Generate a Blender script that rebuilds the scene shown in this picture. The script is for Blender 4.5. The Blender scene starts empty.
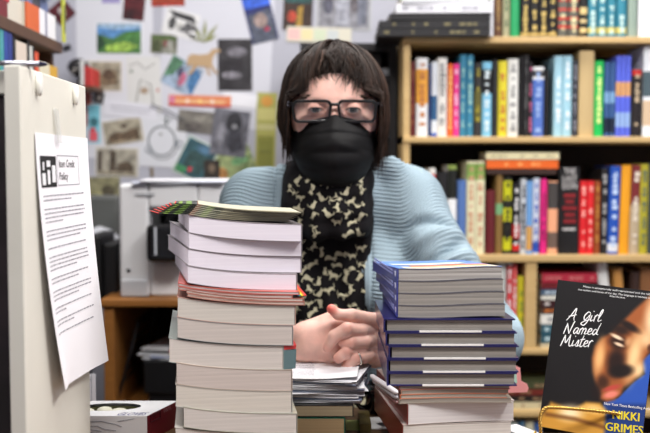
import bpy, bmesh, math, random
import numpy as np
from mathutils import Matrix, Vector, Euler
random.seed(7)
sc = bpy.context.scene
col = sc.collection
R = math.radians
CAMZ = 1.14
FPX = 903.0
PITCH = math.atan((216.5-165)/FPX)
CP, SP = math.cos(PITCH), math.sin(PITCH)

def at(px, py, Y):
    """world point at distance Y along the room that the photograph shows at px,py"""
    u = (px-325)/FPX; v = (216.5-py)/FPX
    dy = CP+v*SP; dz = -SP+v*CP
    t = Y/dy
    return Vector((u*t, Y, CAMZ+dz*t))

# ---------------------------------------------------------------- materials
def lin(c):
    out = []
    for x in c[:3]:
        x = x/255.0
        out.append(x/12.92 if x <= .04045 else ((x+.055)/1.055)**2.4)
    return (*out, 1.0)
_m = {}
def mat(c, rough=.6, metal=0.0, spec=.4, coat=0.0, var=0.0, vscale=30, bump=0.0, bscale=200, name=None, emit=None, trans=0.0, sss=0.0, mottle=None):
    key = (tuple(c), rough, metal, spec, coat, var, vscale, bump, bscale, emit, trans, sss, mottle)
    if key in _m: return _m[key]
    m = bpy.data.materials.new(name or 'paint_%d_%d_%d' % tuple(int(x) for x in c[:3]))
    m.use_nodes = True
    nt = m.node_tree; b = nt.nodes['Principled BSDF']
    b.inputs['Base Color'].default_value = lin(c)
    b.inputs['Roughness'].default_value = rough
    b.inputs['Metallic'].default_value = metal
    b.inputs['Specular IOR Level'].default_value = spec
    b.inputs['Coat Weight'].default_value = coat
    if trans: b.inputs['Transmission Weight'].default_value = trans
    if sss:
        b.inputs['Subsurface Weight'].default_value = sss
        b.inputs['Subsurface Radius'].default_value = (1, .35, .2)
        b.inputs['Subsurface Scale'].default_value = .006
    if emit:
        b.inputs['Emission Color'].default_value = lin(c); b.inputs['Emission Strength'].default_value = emit
    tc = nt.nodes.new('ShaderNodeTexCoord')
    if var or mottle:
        n = nt.nodes.new('ShaderNodeTexNoise'); n.inputs['Scale'].default_value = vscale; n.inputs['Detail'].default_value = 4
        nt.links.new(tc.outputs['Object'], n.inputs['Vector'])
        mx = nt.nodes.new('ShaderNodeMix'); mx.data_type = 'RGBA'
        ramp = nt.nodes.new('ShaderNodeMapRange'); ramp.inputs[1].default_value = .35; ramp.inputs[2].default_value = .65
        nt.links.new(n.outputs['Fac'], ramp.inputs[0]); nt.links.new(ramp.outputs[0], mx.inputs[0])
        mx.inputs[6].default_value = lin(c)
        c2 = mottle if mottle else tuple(max(0, min(255, x*(1-var))) for x in c[:3])
        mx.inputs[7].default_value = lin(c2)
        nt.links.new(mx.outputs[2], b.inputs['Base Color'])
    if bump:
        n = nt.nodes.new('ShaderNodeTexNoise'); n.inputs['Scale'].default_value = bscale
        nt.links.new(tc.outputs['Object'], n.inputs['Vector'])
        bp = nt.nodes.new('ShaderNodeBump'); bp.inputs['Strength'].default_value = bump; bp.inputs['Distance'].default_value = .002
        nt.links.new(n.outputs['Fac'], bp.inputs['Height']); nt.links.new(bp.outputs[0], b.inputs['Normal'])
    _m[key] = m
    return m

def page_mat(c, c2, scale=900, name='pages'):
    """paper edges: fine leaves drawn as thin stripes along the block's thickness"""
    key = ('pg', c, c2, scale)
    if key in _m: return _m[key]
    m = bpy.data.materials.new(name); m.use_nodes = True
    nt = m.node_tree; b = nt.nodes['Principled BSDF']; b.inputs['Roughness'].default_value = .85
    b.inputs['Specular IOR Level'].default_value = .15
    tc = nt.nodes.new('ShaderNodeTexCoord'); mp = nt.nodes.new('ShaderNodeMapping')
    mp.inputs['Scale'].default_value = (2, 2, scale)
    nt.links.new(tc.outputs['Object'], mp.inputs[0])
    n = nt.nodes.new('ShaderNodeTexNoise'); n.inputs['Scale'].default_value = 1.0; n.inputs['Detail'].default_value = 3
    nt.links.new(mp.outputs[0], n.inputs['Vector'])
    r = nt.nodes.new('ShaderNodeMapRange'); r.inputs[1].default_value = .4; r.inputs[2].default_value = .62
    nt.links.new(n.outputs['Fac'], r.inputs[0])
    mx = nt.nodes.new('ShaderNodeMix'); mx.data_type = 'RGBA'
    mx.inputs[6].default_value = lin(c); mx.inputs[7].default_value = lin(c2)
    nt.links.new(r.outputs[0], mx.inputs[0]); nt.links.new(mx.outputs[2], b.inputs['Base Color'])
    bp = nt.nodes.new('ShaderNodeBump'); bp.inputs['Strength'].default_value = .3; bp.inputs['Distance'].default_value = .0006
    nt.links.new(n.outputs['Fac'], bp.inputs['Height']); nt.links.new(bp.outputs[0], b.inputs['Normal'])
    _m[key] = m
    return m

def wood_mat(c, c2, name='wood', rough=.5):
    key = ('wd', c, c2)
    if key in _m: return _m[key]
    m = bpy.data.materials.new(name); m.use_nodes = True
    nt = m.node_tree; b = nt.nodes['Principled BSDF']; b.inputs['Roughness'].default_value = rough
    tc = nt.nodes.new('ShaderNodeTexCoord'); mp = nt.nodes.new('ShaderNodeMapping')
    mp.inputs['Scale'].default_value = (3, 40, 40)
    nt.links.new(tc.outputs['Object'], mp.inputs[0])
    n = nt.nodes.new('ShaderNodeTexNoise'); n.inputs['Scale'].default_value = 1.5; n.inputs['Detail'].default_value = 5
    nt.links.new(mp.outputs[0], n.inputs['Vector'])
    mx = nt.nodes.new('ShaderNodeMix'); mx.data_type = 'RGBA'
    mx.inputs[6].default_value = lin(c); mx.inputs[7].default_value = lin(c2)
    nt.links.new(n.outputs['Fac'], mx.inputs[0]); nt.links.new(mx.outputs[2], b.inputs['Base Color'])
    _m[key] = m
    return m

# ---------------------------------------------------------------- mesh builder
class MB:
    def __init__(s): s.v = []; s.f = []; s.mi = []; s.ms = []
    def m(s, mt):
        if mt not in s.ms: s.ms.append(mt)
        return s.ms.index(mt)
    def add(s, vs, fs, mt, M=None):
        k = len(s.v); i = s.m(mt)
        for p in vs:
            p = Vector(p)
            s.v.append(M @ p if M is not None else p)
        for f in fs:
            s.f.append([k+a for a in f]); s.mi.append(i)
        return s
    def box(s, c, d, mt, M=None, rot=None):
        x, y, z = d[0]/2, d[1]/2, d[2]/2
        vs = [Vector(q) for q in ((-x,-y,-z),(x,-y,-z),(x,y,-z),(-x,y,-z),(-x,-y,z),(x,-y,z),(x,y,z),(-x,y,z))]
        if rot is not None: vs = [rot @ q for q in vs]
        vs = [q+Vector(c) for q in vs]
        return s.add(vs, [(0,3,2,1),(4,5,6,7),(0,1,5,4),(1,2,6,5),(2,3,7,6),(3,0,4,7)], mt, M)
    def tube(s, pts, r, mt, n=8, M=None, closed=False, flat=1.0):
        pts = [Vector(p) for p in pts]; N = len(pts)
        rs = r if isinstance(r, (list, tuple)) else [r]*N
        vs = []; prev = None
        for i, p in enumerate(pts):
            if closed: t = pts[(i+1) % N]-pts[i-1]
            else: t = pts[min(i+1, N-1)]-pts[max(i-1, 0)]
            t.normalize()
            if prev is None:
                a = Vector((0,0,1)) if abs(t.z) < .9 else Vector((1,0,0))
                u = t.cross(a).normalized()
            else: u = (prev-t*prev.dot(t)).normalized()
            prev = u; w = t.cross(u)
            for k in range(n):
                a = 2*math.pi*k/n
                vs.append(p+(u*math.cos(a)+w*math.sin(a)*flat)*rs[i])
        fs = []
        for i in range(N if closed else N-1):
            j = (i+1) % N
            for k in range(n):
                fs.append((i*n+k, i*n+(k+1) % n, j*n+(k+1) % n, j*n+k))
        if not closed:
            fs.append(tuple(reversed(range(n)))); fs.append(tuple((N-1)*n+k for k in range(n)))
        return s.add(vs, fs, mt, M)
    def prism(s, poly, z0, z1, mt, M=None):
        """poly in XY, extruded from z0 to z1"""
        n = len(poly)
        vs = [(x, y, z0) for x, y in poly]+[(x, y, z1) for x, y in poly]
        fs = [tuple(reversed(range(n))), tuple(range(n, 2*n))]+[(i, (i+1) % n, n+(i+1) % n, n+i) for i in range(n)]
        return s.add(vs, fs, mt, M)
    def lathe(s, prof, mt, n=24, c=(0,0,0), M=None):
        vs = []; fs = []
        for r, z in prof:
            for k in range(n):
                a = 2*math.pi*k/n; vs.append((c[0]+r*math.cos(a), c[1]+r*math.sin(a), c[2]+z))
        for i in range(len(prof)-1):
            for k in range(n): fs.append((i*n+k, i*n+(k+1) % n, (i+1)*n+(k+1) % n, (i+1)*n+k))
        fs.append(tuple(reversed(range(n)))); fs.append(tuple((len(prof)-1)*n+k for k in range(n)))
        return s.add(vs, fs, mt, M)
    def build(s, name, parent=None, smooth=False, bevel=0, Mw=None, segs=2):
        me = bpy.data.meshes.new(name)
        me.from_pydata([tuple(v) for v in s.v], [], s.f)
        for mt in s.ms: me.materials.append(mt)
        me.polygons.foreach_set('material_index', s.mi)
        if smooth: me.polygons.foreach_set('use_smooth', [True]*len(s.f))
        me.update()
        o = bpy.data.objects.new(name, me); col.objects.link(o)
        if parent is not None: o.parent = parent
        if Mw is not None: o.matrix_world = Mw
        if bevel:
            b = o.modifiers.new('bevel', 'BEVEL'); b.width = bevel; b.segments = segs; b.limit_method = 'ANGLE'
        return o
def tag(o, label, cat, group=None, kind=None):
    if label: o['label'] = label
    if cat: o['category'] = cat
    if group: o['group'] = group
    if kind: o['kind'] = kind
    return o
def empty(name, M, label, cat, group=None):
    o = bpy.data.objects.new(name, None); col.objects.link(o)
    o.matrix_world = M if isinstance(M, Matrix) else Matrix.Translation(M)
    o.empty_display_size = .05
    return tag(o, label, cat, group)
def struct(mb, name, **k):
    o = mb.build(name, **k); o['kind'] = 'structure'; return o

_tc = {}
def text_polys(s, size, align='LEFT', squash=1.0):
    key = s
    if key not in _tc:
        c = bpy.data.curves.new('t', 'FONT'); c.body = s; c.resolution_u = 2; c.fill_mode = 'FRONT'
        o = bpy.data.objects.new('t', c); col.objects.link(o)
        dg = bpy.context.evaluated_depsgraph_get()
        me = o.evaluated_get(dg).to_mesh()
        _tc[key] = ([tuple(v.co) for v in me.vertices], [tuple(p.vertices) for p in me.polygons])
        o.evaluated_get(dg).to_mesh_clear()
        bpy.data.objects.remove(o); bpy.data.curves.remove(c)
    vs, fs = _tc[key]
    if not vs: return [], [], 0
    x1 = max(v[0] for v in vs); x0 = min(v[0] for v in vs)
    off = {'LEFT': 0, 'CENTER': (x0+x1)/2, 'RIGHT': x1}[align]
    return [((v[0]-off)*size*squash, v[1]*size, 0) for v in vs], fs, (x1-x0)*size*squash
def add_text(mb, s, size, mt, M, align='LEFT', squash=1.0, fit=None):
    """lettering in the XY plane of M"""
    vs, fs, w = text_polys(s, size, align, squash)
    if fit and w > 0:
        vs = [(x*fit/w, y, z) for x, y, z in vs]
    mb.add(vs, fs, mt, M)
def frame(o, x, y, z=None):
    """matrix with origin o and axes x,y (text plane)"""
    x = Vector(x).normalized(); y = Vector(y).normalized(); z = x.cross(y)
    return Matrix(((x.x,y.x,z.x,o[0]),(x.y,y.y,z.y,o[1]),(x.z,y.z,z.z,o[2]),(0,0,0,1)))
# ---------------------------------------------------------------- the room
XL, XR, YB, YF, ZC = -1.45, 1.75, -1.6, 2.86, 2.6
WALL = mat((176,177,188), .8, var=.05, vscale=3, name='white_wall_paint')
struct(MB().box(((XL+XR)/2, YF+.05, ZC/2), (XR-XL+.2, .1, ZC), WALL), 'wall_back')
struct(MB().box((XL-.05, (YB+YF)/2, ZC/2), (.1, YF-YB, ZC), WALL), 'wall_left')
struct(MB().box((XR+.05, (YB+YF)/2, ZC/2), (.1, YF-YB, ZC), WALL), 'wall_right')
struct(MB().box(((XL+XR)/2, YB-.05, ZC/2), (XR-XL+.2, .1, ZC), WALL), 'wall_front')
struct(MB().box(((XL+XR)/2, (YB+YF)/2, -.05), (XR-XL+.2, YF-YB+.2, .1), mat((96,84,74), .5, var=.2, vscale=8, name='vinyl_floor')), 'floor')
struct(MB().box(((XL+XR)/2, (YB+YF)/2, ZC+.05), (XR-XL+.2, YF-YB+.2, .1), mat((225,224,220), .9, name='ceiling_tile')), 'ceiling')
# lamps
def ceiling_lamp(x, y, w, d, power, label, col_=(1, .97, .94)):
    t = empty('ceiling_light', Vector((x, y, ZC)), label, 'ceiling light', 'ceiling lights')
    f = MB(); wm = mat((235,235,235), .4)
    f.box((0, d/2+.015, -.03), (w+.06, .03, .06), wm).box((0, -d/2-.015, -.03), (w+.06, .03, .06), wm)
    f.box((w/2+.015, 0, -.03), (.03, d, .06), wm).box((-w/2-.015, 0, -.03), (.03, d, .06), wm)
    f.build('frame', t)
    MB().box((0, 0, -.01), (w, d, .016), mat((255,255,250), .5, emit=1.2)).build('diffuser', t)
    L = bpy.data.lights.new('lamp', 'AREA'); L.shape = 'RECTANGLE'; L.size = w; L.size_y = d; L.energy = power; L.color = col_
    lo = bpy.data.objects.new('lamp', L); col.objects.link(lo); lo.location = (x, y, ZC-.07)
    return t
ceiling_lamp(-.1, .45, 1.2, .5, 26, 'ceiling light panel over the customer side of the counter')
ceiling_lamp(.15, 2.02, 1.6, .35, 22, 'ceiling light panel over the shelves behind the woman')
ceiling_lamp(1.1, .7, .5, 1.2, 34, 'ceiling light panel over the right end of the counter')
w = bpy.data.worlds.new('room_air'); sc.world = w; w.use_nodes = True
w.node_tree.nodes['Background'].inputs[0].default_value = (.8, .85, 1, 1)
w.node_tree.nodes['Background'].inputs[1].default_value = .17

# ---------------------------------------------------------------- camera
cd = bpy.data.cameras.new('camera'); cam = bpy.data.objects.new('camera', cd); col.objects.link(cam)
cam.location = (0, 0, CAMZ); cam.rotation_euler = (R(90)-PITCH, 0, 0)
cd.sensor_width = 36; cd.lens = FPX/650*36; cd.clip_start = .05
cd.dof.use_dof = True; cd.dof.focus_distance = 1.17; cd.dof.aperture_fstop = 4.2
sc.camera = cam
vs_ = sc.view_settings; vs_.view_transform = 'Standard'; vs_.look = 'None'; vs_.gamma = 1; vs_.exposure = .42
sc.cycles.use_denoising = True

# ---------------------------------------------------------------- counter
CT = CAMZ-.38      # counter top
cnt = empty('shop_counter', Vector((.3, 1.1, 0)), 'wooden shop counter under the book piles in front of the woman', 'counter')
WD = wood_mat((120,88,56), (84,58,36), 'counter_wood')
wt0 = [(-.73,-.33),(.77,-.33),(.77,.165),(-.09,.165),(-.09,.30),(-.73,.30)]
MB().prism(wt0, CT-.03, CT, WD).build('worktop', cnt, bevel=.003)
MB().box((.02, -.29, (CT-.03)/2), (1.46, .02, CT-.03), WD).build('front_panel', cnt)
for sx in (-.71, .75): MB().box((sx, -.07, (CT-.03)/2), (.03, .42, CT-.03), WD).build('side_panel', cnt)

# ---------------------------------------------------------------- display panel with the taped notice
PX = -.302
pan = empty('display_shelf_unit', Vector((PX-.008, 1.023, 0)), 'off-white display shelf unit at the left, notice taped to its end panel', 'shelf unit')
PT = CAMZ+.0985
cream = mat((222,219,208), .45, var=.03, vscale=6, name='cream_laminate')
MB().box((0, 0, (PT+CT)/2), (.016, .246, PT-CT), cream).build('end_panel', pan, bevel=.0012)
MB().box((-.1085, .01, PT-.014), (.2, .21, .024), cream).build('top_board', pan, bevel=.001)
MB().box((-.1085, .008, (PT-.027+CT)/2), (.199, .2, PT-.027-CT-.001), mat((46,36,40), .7, var=.4, vscale=20)).build('dark_interior_block', pan)  # solid dark block stands in for the darkness inside the unit
for yy, zz in ((-.073, -.0145), (.067, -.0145)):
    s = MB(); s.lathe([(.0035, 0), (.0045, .002), (.0045, .005), (.003, .0065)], mat((232,230,222), .35), 16, M=Matrix.Translation((.008, yy, PT+zz)) @ Matrix.Rotation(R(90), 4, 'Y') @ Matrix.Scale(2.7, 4, (1,0,0)))
    s.build('clip', pan, smooth=True)
# a silver pen and cream card lying on the panel's top edge
pn = MB(); sv = mat((150,150,158), .25, .9)
pn.tube([(-.022,-.01,.0045),(.0,-.006,.0045),(.03,0,.0045)], [.0022,.003,.003], sv, 10).tube([(.03,0,.0045),(.036,.001,.0045),(.038,.0012,.0045)], [.003,.002,.0007], mat((30,30,60), .3), 10)
o = pn.build('pen', smooth=True); o.location = at(10, 66, .93); o.location.z = PT; o.location.y = .93
tag(o, 'silver and black pen lying across the top edge of the off-white unit', 'pen')

# notice: one bent sheet with printing
ZT0 = at(40, 133, .96).z
def warp_sheet(u, v):
    """u 0..1 across (towards the back), v 0..1 down; world metres"""
    y = .940+.207*u + .045*v*v*(1-u) + .012*v*v*u
    z = ZT0-.282*v-.005*u*v
    lift = .0012 + .016*v**1.5*(.45+.55*u) + .007*math.exp(-(u/.12)**2)*v + .004*math.exp(-((u-1)/.2)**2)*v
    return Vector((PX+lift, y, z))
nm = bpy.data.materials.new('printer_paper'); nm.use_nodes = True
nb = nm.node_tree.nodes['Principled BSDF']; nb.inputs['Base Color'].default_value = lin((238,236,240)); nb.inputs['Roughness'].default_value = .7
note = empty('taped_notice', at(60, 250, 1.0), 'white printed credit policy notice taped to the off-white unit, lower edge curling', 'notice')
nl = note.matrix_world.inverted()
sh = MB(); NU, NV = 24, 40
vs = [nl @ warp_sheet(i/NU, j/NV) for j in range(NV+1) for i in range(NU+1)]
fs = [(j*(NU+1)+i, j*(NU+1)+i+1, (j+1)*(NU+1)+i+1, (j+1)*(NU+1)+i) for j in range(NV) for i in range(NU)]
sh.add(vs, fs, nm)
def on_sheet(mb, polys_vs, polys_fs, mt, u0, v0, du, dv, off=.0004):
    """flat print, coordinates in sheet fractions, wrapped on the sheet"""
    out = []
    for x, y, z in polys_vs:
        u = u0+x*du; v = v0-y*dv
        p = warp_sheet(u, v); q = warp_sheet(u+.01, v)-p; r = warp_sheet(u, v+.01)-p
        n = r.cross(q).normalized()
        if n.x < 0: n = -n
        out.append(nl @ (p+n*off))
    mb.add(out, polys_fs, mt)
ink = mat((40,40,44), .8); ink2 = mat((138,138,146), .8)
def rect_print(u0, v0, u1, v1, mt, off=.0004):
    n = 8
    vs = [(u0+(u1-u0)*i/n, -(v0 if k == 0 else v1), 0) for k in (0,1) for i in range(n+1)]
    on_sheet(sh, vs, [(i, i+1, n+2+i, n+1+i) for i in range(n)], mt, 0, 0, 1, 1, off)
bk = mat((26,26,28), .8)
rect_print(.05, .085, .33, .205, bk)
wm_ = mat((225,225,228), .8)
for (a, b, c_, d_) in ((.18,.21,.25,.285),(.28,.13,.35,.17),(.29,.19,.34,.28),(.38,.16,.45,.27),(.2,.14,.23,.19)):
    rect_print(.05+(a-.16)*.9, .085+(b-.10)*.6, .05+(c_-.16)*.9, .085+(d_-.10)*.6, wm_, .0008)
for a, b, c_, d_ in ((.35,.08,.77,.083),(.35,.198,.77,.201),(.35,.08,.355,.201),(.765,.08,.77,.201)): rect_print(a, b, c_, d_, ink2)
for s, v0 in (('Item Credit', .128), ('Policy', .178)):
    vs, fs, w_ = text_polys(s, 1)
    k = (.30 if s[0] == 'I' else .16)/w_
    on_sheet(sh, vs, fs, bk, .38, v0, k, .044, .0006)
random.seed(11)
v = .235
for para in (2, 4, 3, 1, 4, 2, 3, 2, 2, 1):
    for k in range(para):
        u = .07; ln = .82 if k < para-1 or para == 1 else random.uniform(.3, .7)
        while u < ln:
            wl = random.uniform(.02, .07)
            rect_print(u, v, min(u+wl, .84), v+.0050, ink2); u += wl+.012
        v += .0165
    v += .018
sh.build('sheet', note, smooth=True)
tp = mat((205,206,200), .25, spec=.6, coat=.5)
tpm = bpy.data.materials.new('clear_tape'); tpm.use_nodes = True
nt = tpm.node_tree; b = nt.nodes['Principled BSDF']; b.inputs['Base Color'].default_value = lin((205,206,204)); b.inputs['Roughness'].default_value = .15
b.inputs['Alpha'].default_value = .45
tpp = MB(); a0 = at(57, 108, 1.0); z1 = at(57, 143, 1.0).z
vs = []
for j in range(7):
    z = a0.z+(z1-a0.z)*j/6
    for k in (0, 1):
        vs.append(nl @ Vector((PX+.0016+.0032*(j/6)**.8, 1.003+.019*k+.003*j/6, z)))
tpp.add(vs, [(2*j, 2*j+1, 2*j+3, 2*j+2) for j in range(6)], tpm); tpp.build('tape', note)
# ---------------------------------------------------------------- books
def bgw(c): return mat(c, .45, spec=.4)
def shelf_book(x0, x1, yt, yb, D, colr, label, group, bands=(), text=None, depth=.13, lean=0.0, title=None, page=(225,218,200), cat='book', hard=False):
    """upright book, spine to the room; pixel span -> real size at distance D"""
    a = at(x0, yb, D); b = at(x1, yb, D); top = at((x0+x1)/2, yt, D).z
    w = (b.x-a.x)-.0006; h = top-a.z
    t = empty('book', Matrix.Translation(((a.x+b.x)/2, D, a.z)) @ Matrix.Rotation(lean, 4, 'Y'), label, cat, group)
    cv = MB(); c = bgw(colr); th = .0022 if hard else .0008
    # spine, slightly rounded, in bands
    bs = [(0, 1, colr)]+list(bands)
    cuts = sorted({0.0, 1.0, *[q[0] for q in bs], *[q[1] for q in bs]})
    rd = min(.004, w*.25)
    for k in range(len(cuts)-1):
        z0, z1 = cuts[k]*h, cuts[k+1]*h; m = (cuts[k]+cuts[k+1])/2
        cc = [q[2] for q in bs if q[0] <= m <= q[1]][-1]
        arc = [(-w/2+w*i/6, -rd*math.sin(math.pi*i/6)) for i in range(7)]
        poly = arc+[(w/2, .003), (-w/2, .003)]
        cv.prism(poly, z0, z1, bgw(cc))
    for s in (-1, 1): cv.box((s*(w/2-th/2), depth/2, h/2), (th, depth, h), c)
    if text is not None:
        tm = mat(text, .5); rs = random.Random(hash((int(x0*10), int(yt)))&0xffff)
        if title:
            add_text(cv, title, 1, tm, frame((w*.22, -rd-.0006, h*.93), (0,0,-1), (1,0,0)) @ Matrix.Diagonal((h*.55/text_polys(title,1)[2], w*.55/.72, 1, 1)))
        else:
            z = h*.93
            while z > h*.12:
                l = rs.uniform(.006, .016); q = rs.uniform(.25, .55)*w
                if rs.random() < .82: cv.box((rs.uniform(-.05,.05)*w, -rd-.0003, z-l/2), (q, .0006, l*.86), tm)
                z -= l+rs.choice((.001, .001, .012))
    cv.build('cover', t)
    MB().box((0, .003+(depth-.007)/2, h/2), (w-2*th-.0002, depth-.007, h-.005), mat(page, .8)).build('page_block', t)
    return t
def pile_book(x0, x1, yt, yb, D, colr, label, group, text=None, depth=.13, page=(228,222,205), yaw=0, face='spine', name='book'):
    """book lying flat, one long side to the room"""
    a = at(x0, yb, D); b = at(x1, yb, D); h = at(x0, yt, D).z-a.z; w = b.x-a.x
    t = empty(name, Matrix.Translation(((a.x+b.x)/2, D, a.z)) @ Matrix.Rotation(yaw, 4, 'Z'), label, 'book', group)
    c = bgw(colr); cv = MB()
    cv.box((0, depth/2, .0006), (w, depth, .0012), c).box((0, depth/2, h-.0006), (w, depth, .0012), c)
    if face == 'spine':
        cv.box((0, -.0005, h/2), (w, .003, h), c)
        if text is not None:
            rs = random.Random(int(x0*7+yt*13)); x = -w*.44
            while x < w*.42:
                l = rs.uniform(.006, .02)
                if rs.random() < .8: cv.box((x+l/2, -.0022, h/2), (l*.85, .0008, h*.38), mat(text, .5))
                x += l+rs.choice((.001, .002, .02))
        cv.build('cover', t)
        MB().box((0, .0035+(depth-.006)/2, h/2), (w-.006, depth-.009, h-.0024), mat(page, .8)).build('page_block', t)
    else:
        cv.box((0, depth-.0015, h/2), (w, .003, h), c); cv.build('cover', t)
        MB().box((0, .003+(depth-.009)/2, h/2), (w-.004, depth-.009, h-.0026), page_mat(page, tuple(q*.8 for q in page))).build('page_block', t)
    return t

# ---- bookcase on the right
BD = 2.36
bc = empty('bookcase', Vector((.62, BD+.15, 0)), 'light wood bookcase full of books to the right of the woman', 'bookcase')
LW = wood_mat((212,182,128), (186,152,98), 'light_wood'); DK = mat((34,21,16), .7, var=.3, vscale=12)
bi = bc.matrix_world.inverted()
def B_(y0, y1): # board top, bottom z
    return at(500, y0, BD).z, at(500, y1, BD).z
xl = at(403.5, 80, BD).x; xr = 1.12; mx = (xl+xr)/2
boards = [(36.5, 43), (136.5, 142.5), (255, 262), (349, 354.5), (411, 417), (480.2, 486)]
BZ = [B_(a, b)[0] for a, b in boards]
for k, (a, b) in enumerate(boards):
    zt, zb = B_(a, b)
    q = MB()
    n = 10; vs = []; L = xr-xl
    for i in range(n+1):
        x = xl+L*i/n; sag = -.005*math.sin(math.pi*min(1, max(0, (x-xl)/.66))) if k else 0
        for (yy, zz) in ((BD, zt), (BD+.29, zt), (BD+.29, zb), (BD, zb)):
            vs.append(bi @ Vector((x, yy, zz+sag*0+(0 if k == 0 else 0))))
    fs = []
    for i in range(n):
        for e in range(4): fs.append((i*4+e, (i+1)*4+e, (i+1)*4+(e+1) % 4, i*4+(e+1) % 4))
    fs += [(3,2,1,0), tuple(n*4+e for e in range(4))]
    q.add(vs, fs, LW); q.build('shelf_board', bc, bevel=.002)
for x0, w_ in ((xl+.009, .018), (xr-.009, .018)):
    ztop = B_(36.5, 43)[1]
    MB().box(bi @ Vector((x0, BD+.147, ztop/2)), (w_, .282, ztop), LW).build('upright', bc, bevel=.0015)
xd = at(531.5, 300, BD).x; z0, z1 = BZ[3], B_(255,262)[1]
MB().box(bi @ Vector((xd, BD+.147, (z0+z1)/2)), (.030, .282, z1-z0), LW).build('divider', bc, bevel=.0015)
MB().box(bi @ Vector((mx, BD+.297, BZ[0]/2)), (xr-xl, .012, BZ[0]-.001), DK).build('back_panel', bc)

def seat(k): return at(500, boards[k][0], BD).z
def foot(k, D=2.385):
    return 165+(boards[k][0]-165)*BD/D-.15
def row(k, items, group, D=2.385, depth=.14):
    zb = seat(k)
    # pixel row where a book's foot at distance D stands on the board
    ref = at(500, boards[k][0], D).z
    lo, hi = 0.0, 600.0
    for _ in range(40):
        m = (lo+hi)/2
        if at(500, m, D).z > zb: lo = m
        else: hi = m
    yb = lo-.15
    for it in items:
        x0, x1, yt, c, label = it[:5]; kw = it[5] if len(it) > 5 else {}
        shelf_book(x0, x1, yt, yb, D, c, label, group, depth=depth, **kw)
W = (235,236,238); K = (24,22,24)
top_row = [
 (494,501.5,-14,(92,62,44),'brown leather-look book at the left end of the top row beside the white slipcase',dict(text=(150,120,70))),
 (502.5,509.5,-12,(160,158,126),'beige-green slim book between the brown one and the bright green one in the top row',dict(text=(90,110,80))),
 (510.5,519,-15,(36,150,92),'bright green book standing in the top row of the bookcase'),
 (520.5,529.5,-13,K,'black gilt-lettered volume next to the bright green book, first of four alike',dict(text=(196,170,96),bands=((.04,.1,(190,165,95)),))),
 (530,538.5,-13,K,'second of the four black gilt-lettered volumes in the top row, from the green book',dict(text=(196,170,96),bands=((.04,.1,(190,165,95)),))),
 (539,547.5,-13,K,'third of the four black gilt-lettered volumes in the top row, from the green book',dict(text=(196,170,96),bands=((.04,.1,(190,165,95)),))),
 (548,556.5,-13,K,'fourth of the black gilt-lettered volumes, against the red-banded pair',dict(text=(196,170,96),bands=((.04,.1,(190,165,95)),))),
 (558,567.5,-14,(92,92,84),'grey book with red bands on its spine, nearer the black volumes',dict(text=(214,205,160),bands=((.18,.24,(196,62,48)),(.34,.4,(196,62,48)),(.52,.57,(196,62,48)),(.70,.75,(196,62,48))))),
 (568.5,578,-14,(92,92,84),'grey book with red bands on its spine, beside the cream-spotted black book',dict(text=(214,205,160),bands=((.18,.24,(196,62,48)),(.34,.4,(196,62,48)),(.52,.57,(196,62,48)),(.70,.75,(196,62,48))))),
 (579.5,587,-11,(30,27,26),'black book with cream patches between the red-banded pair and the teal set',dict(bands=((.1,.2,(214,190,130)),(.3,.38,(200,180,130)),(.48,.62,(214,190,130))))),
 (588,596.5,-14,(46,128,150),'teal volume at the left end of the teal set of four',dict(text=(190,220,214),bands=((.08,.2,(206,196,110)),))),
 (597.5,606,-14,(46,128,150),'second teal volume from the left in the set of four',dict(text=(190,220,214),bands=((.08,.2,(206,196,110)),))),
 (607,615.5,-14,(46,128,150),'third teal volume from the left in the set of four',dict(text=(190,220,214),bands=((.08,.2,(206,196,110)),))),
 (616.5,626,-14,(46,128,150),'teal volume at the right end of the set, beside the grey-green book',dict(text=(190,220,214),bands=((.08,.2,(206,196,110)),))),
 (627.5,637,-16,(140,158,146),'grey-green tall book between the teal set and the wide white one',{}),
 (638,661,-12,(238,238,244),'wide white book at the right end of the top row',{}),
]
row(0, top_row, 'books standing on top of the bookcase')
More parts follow.
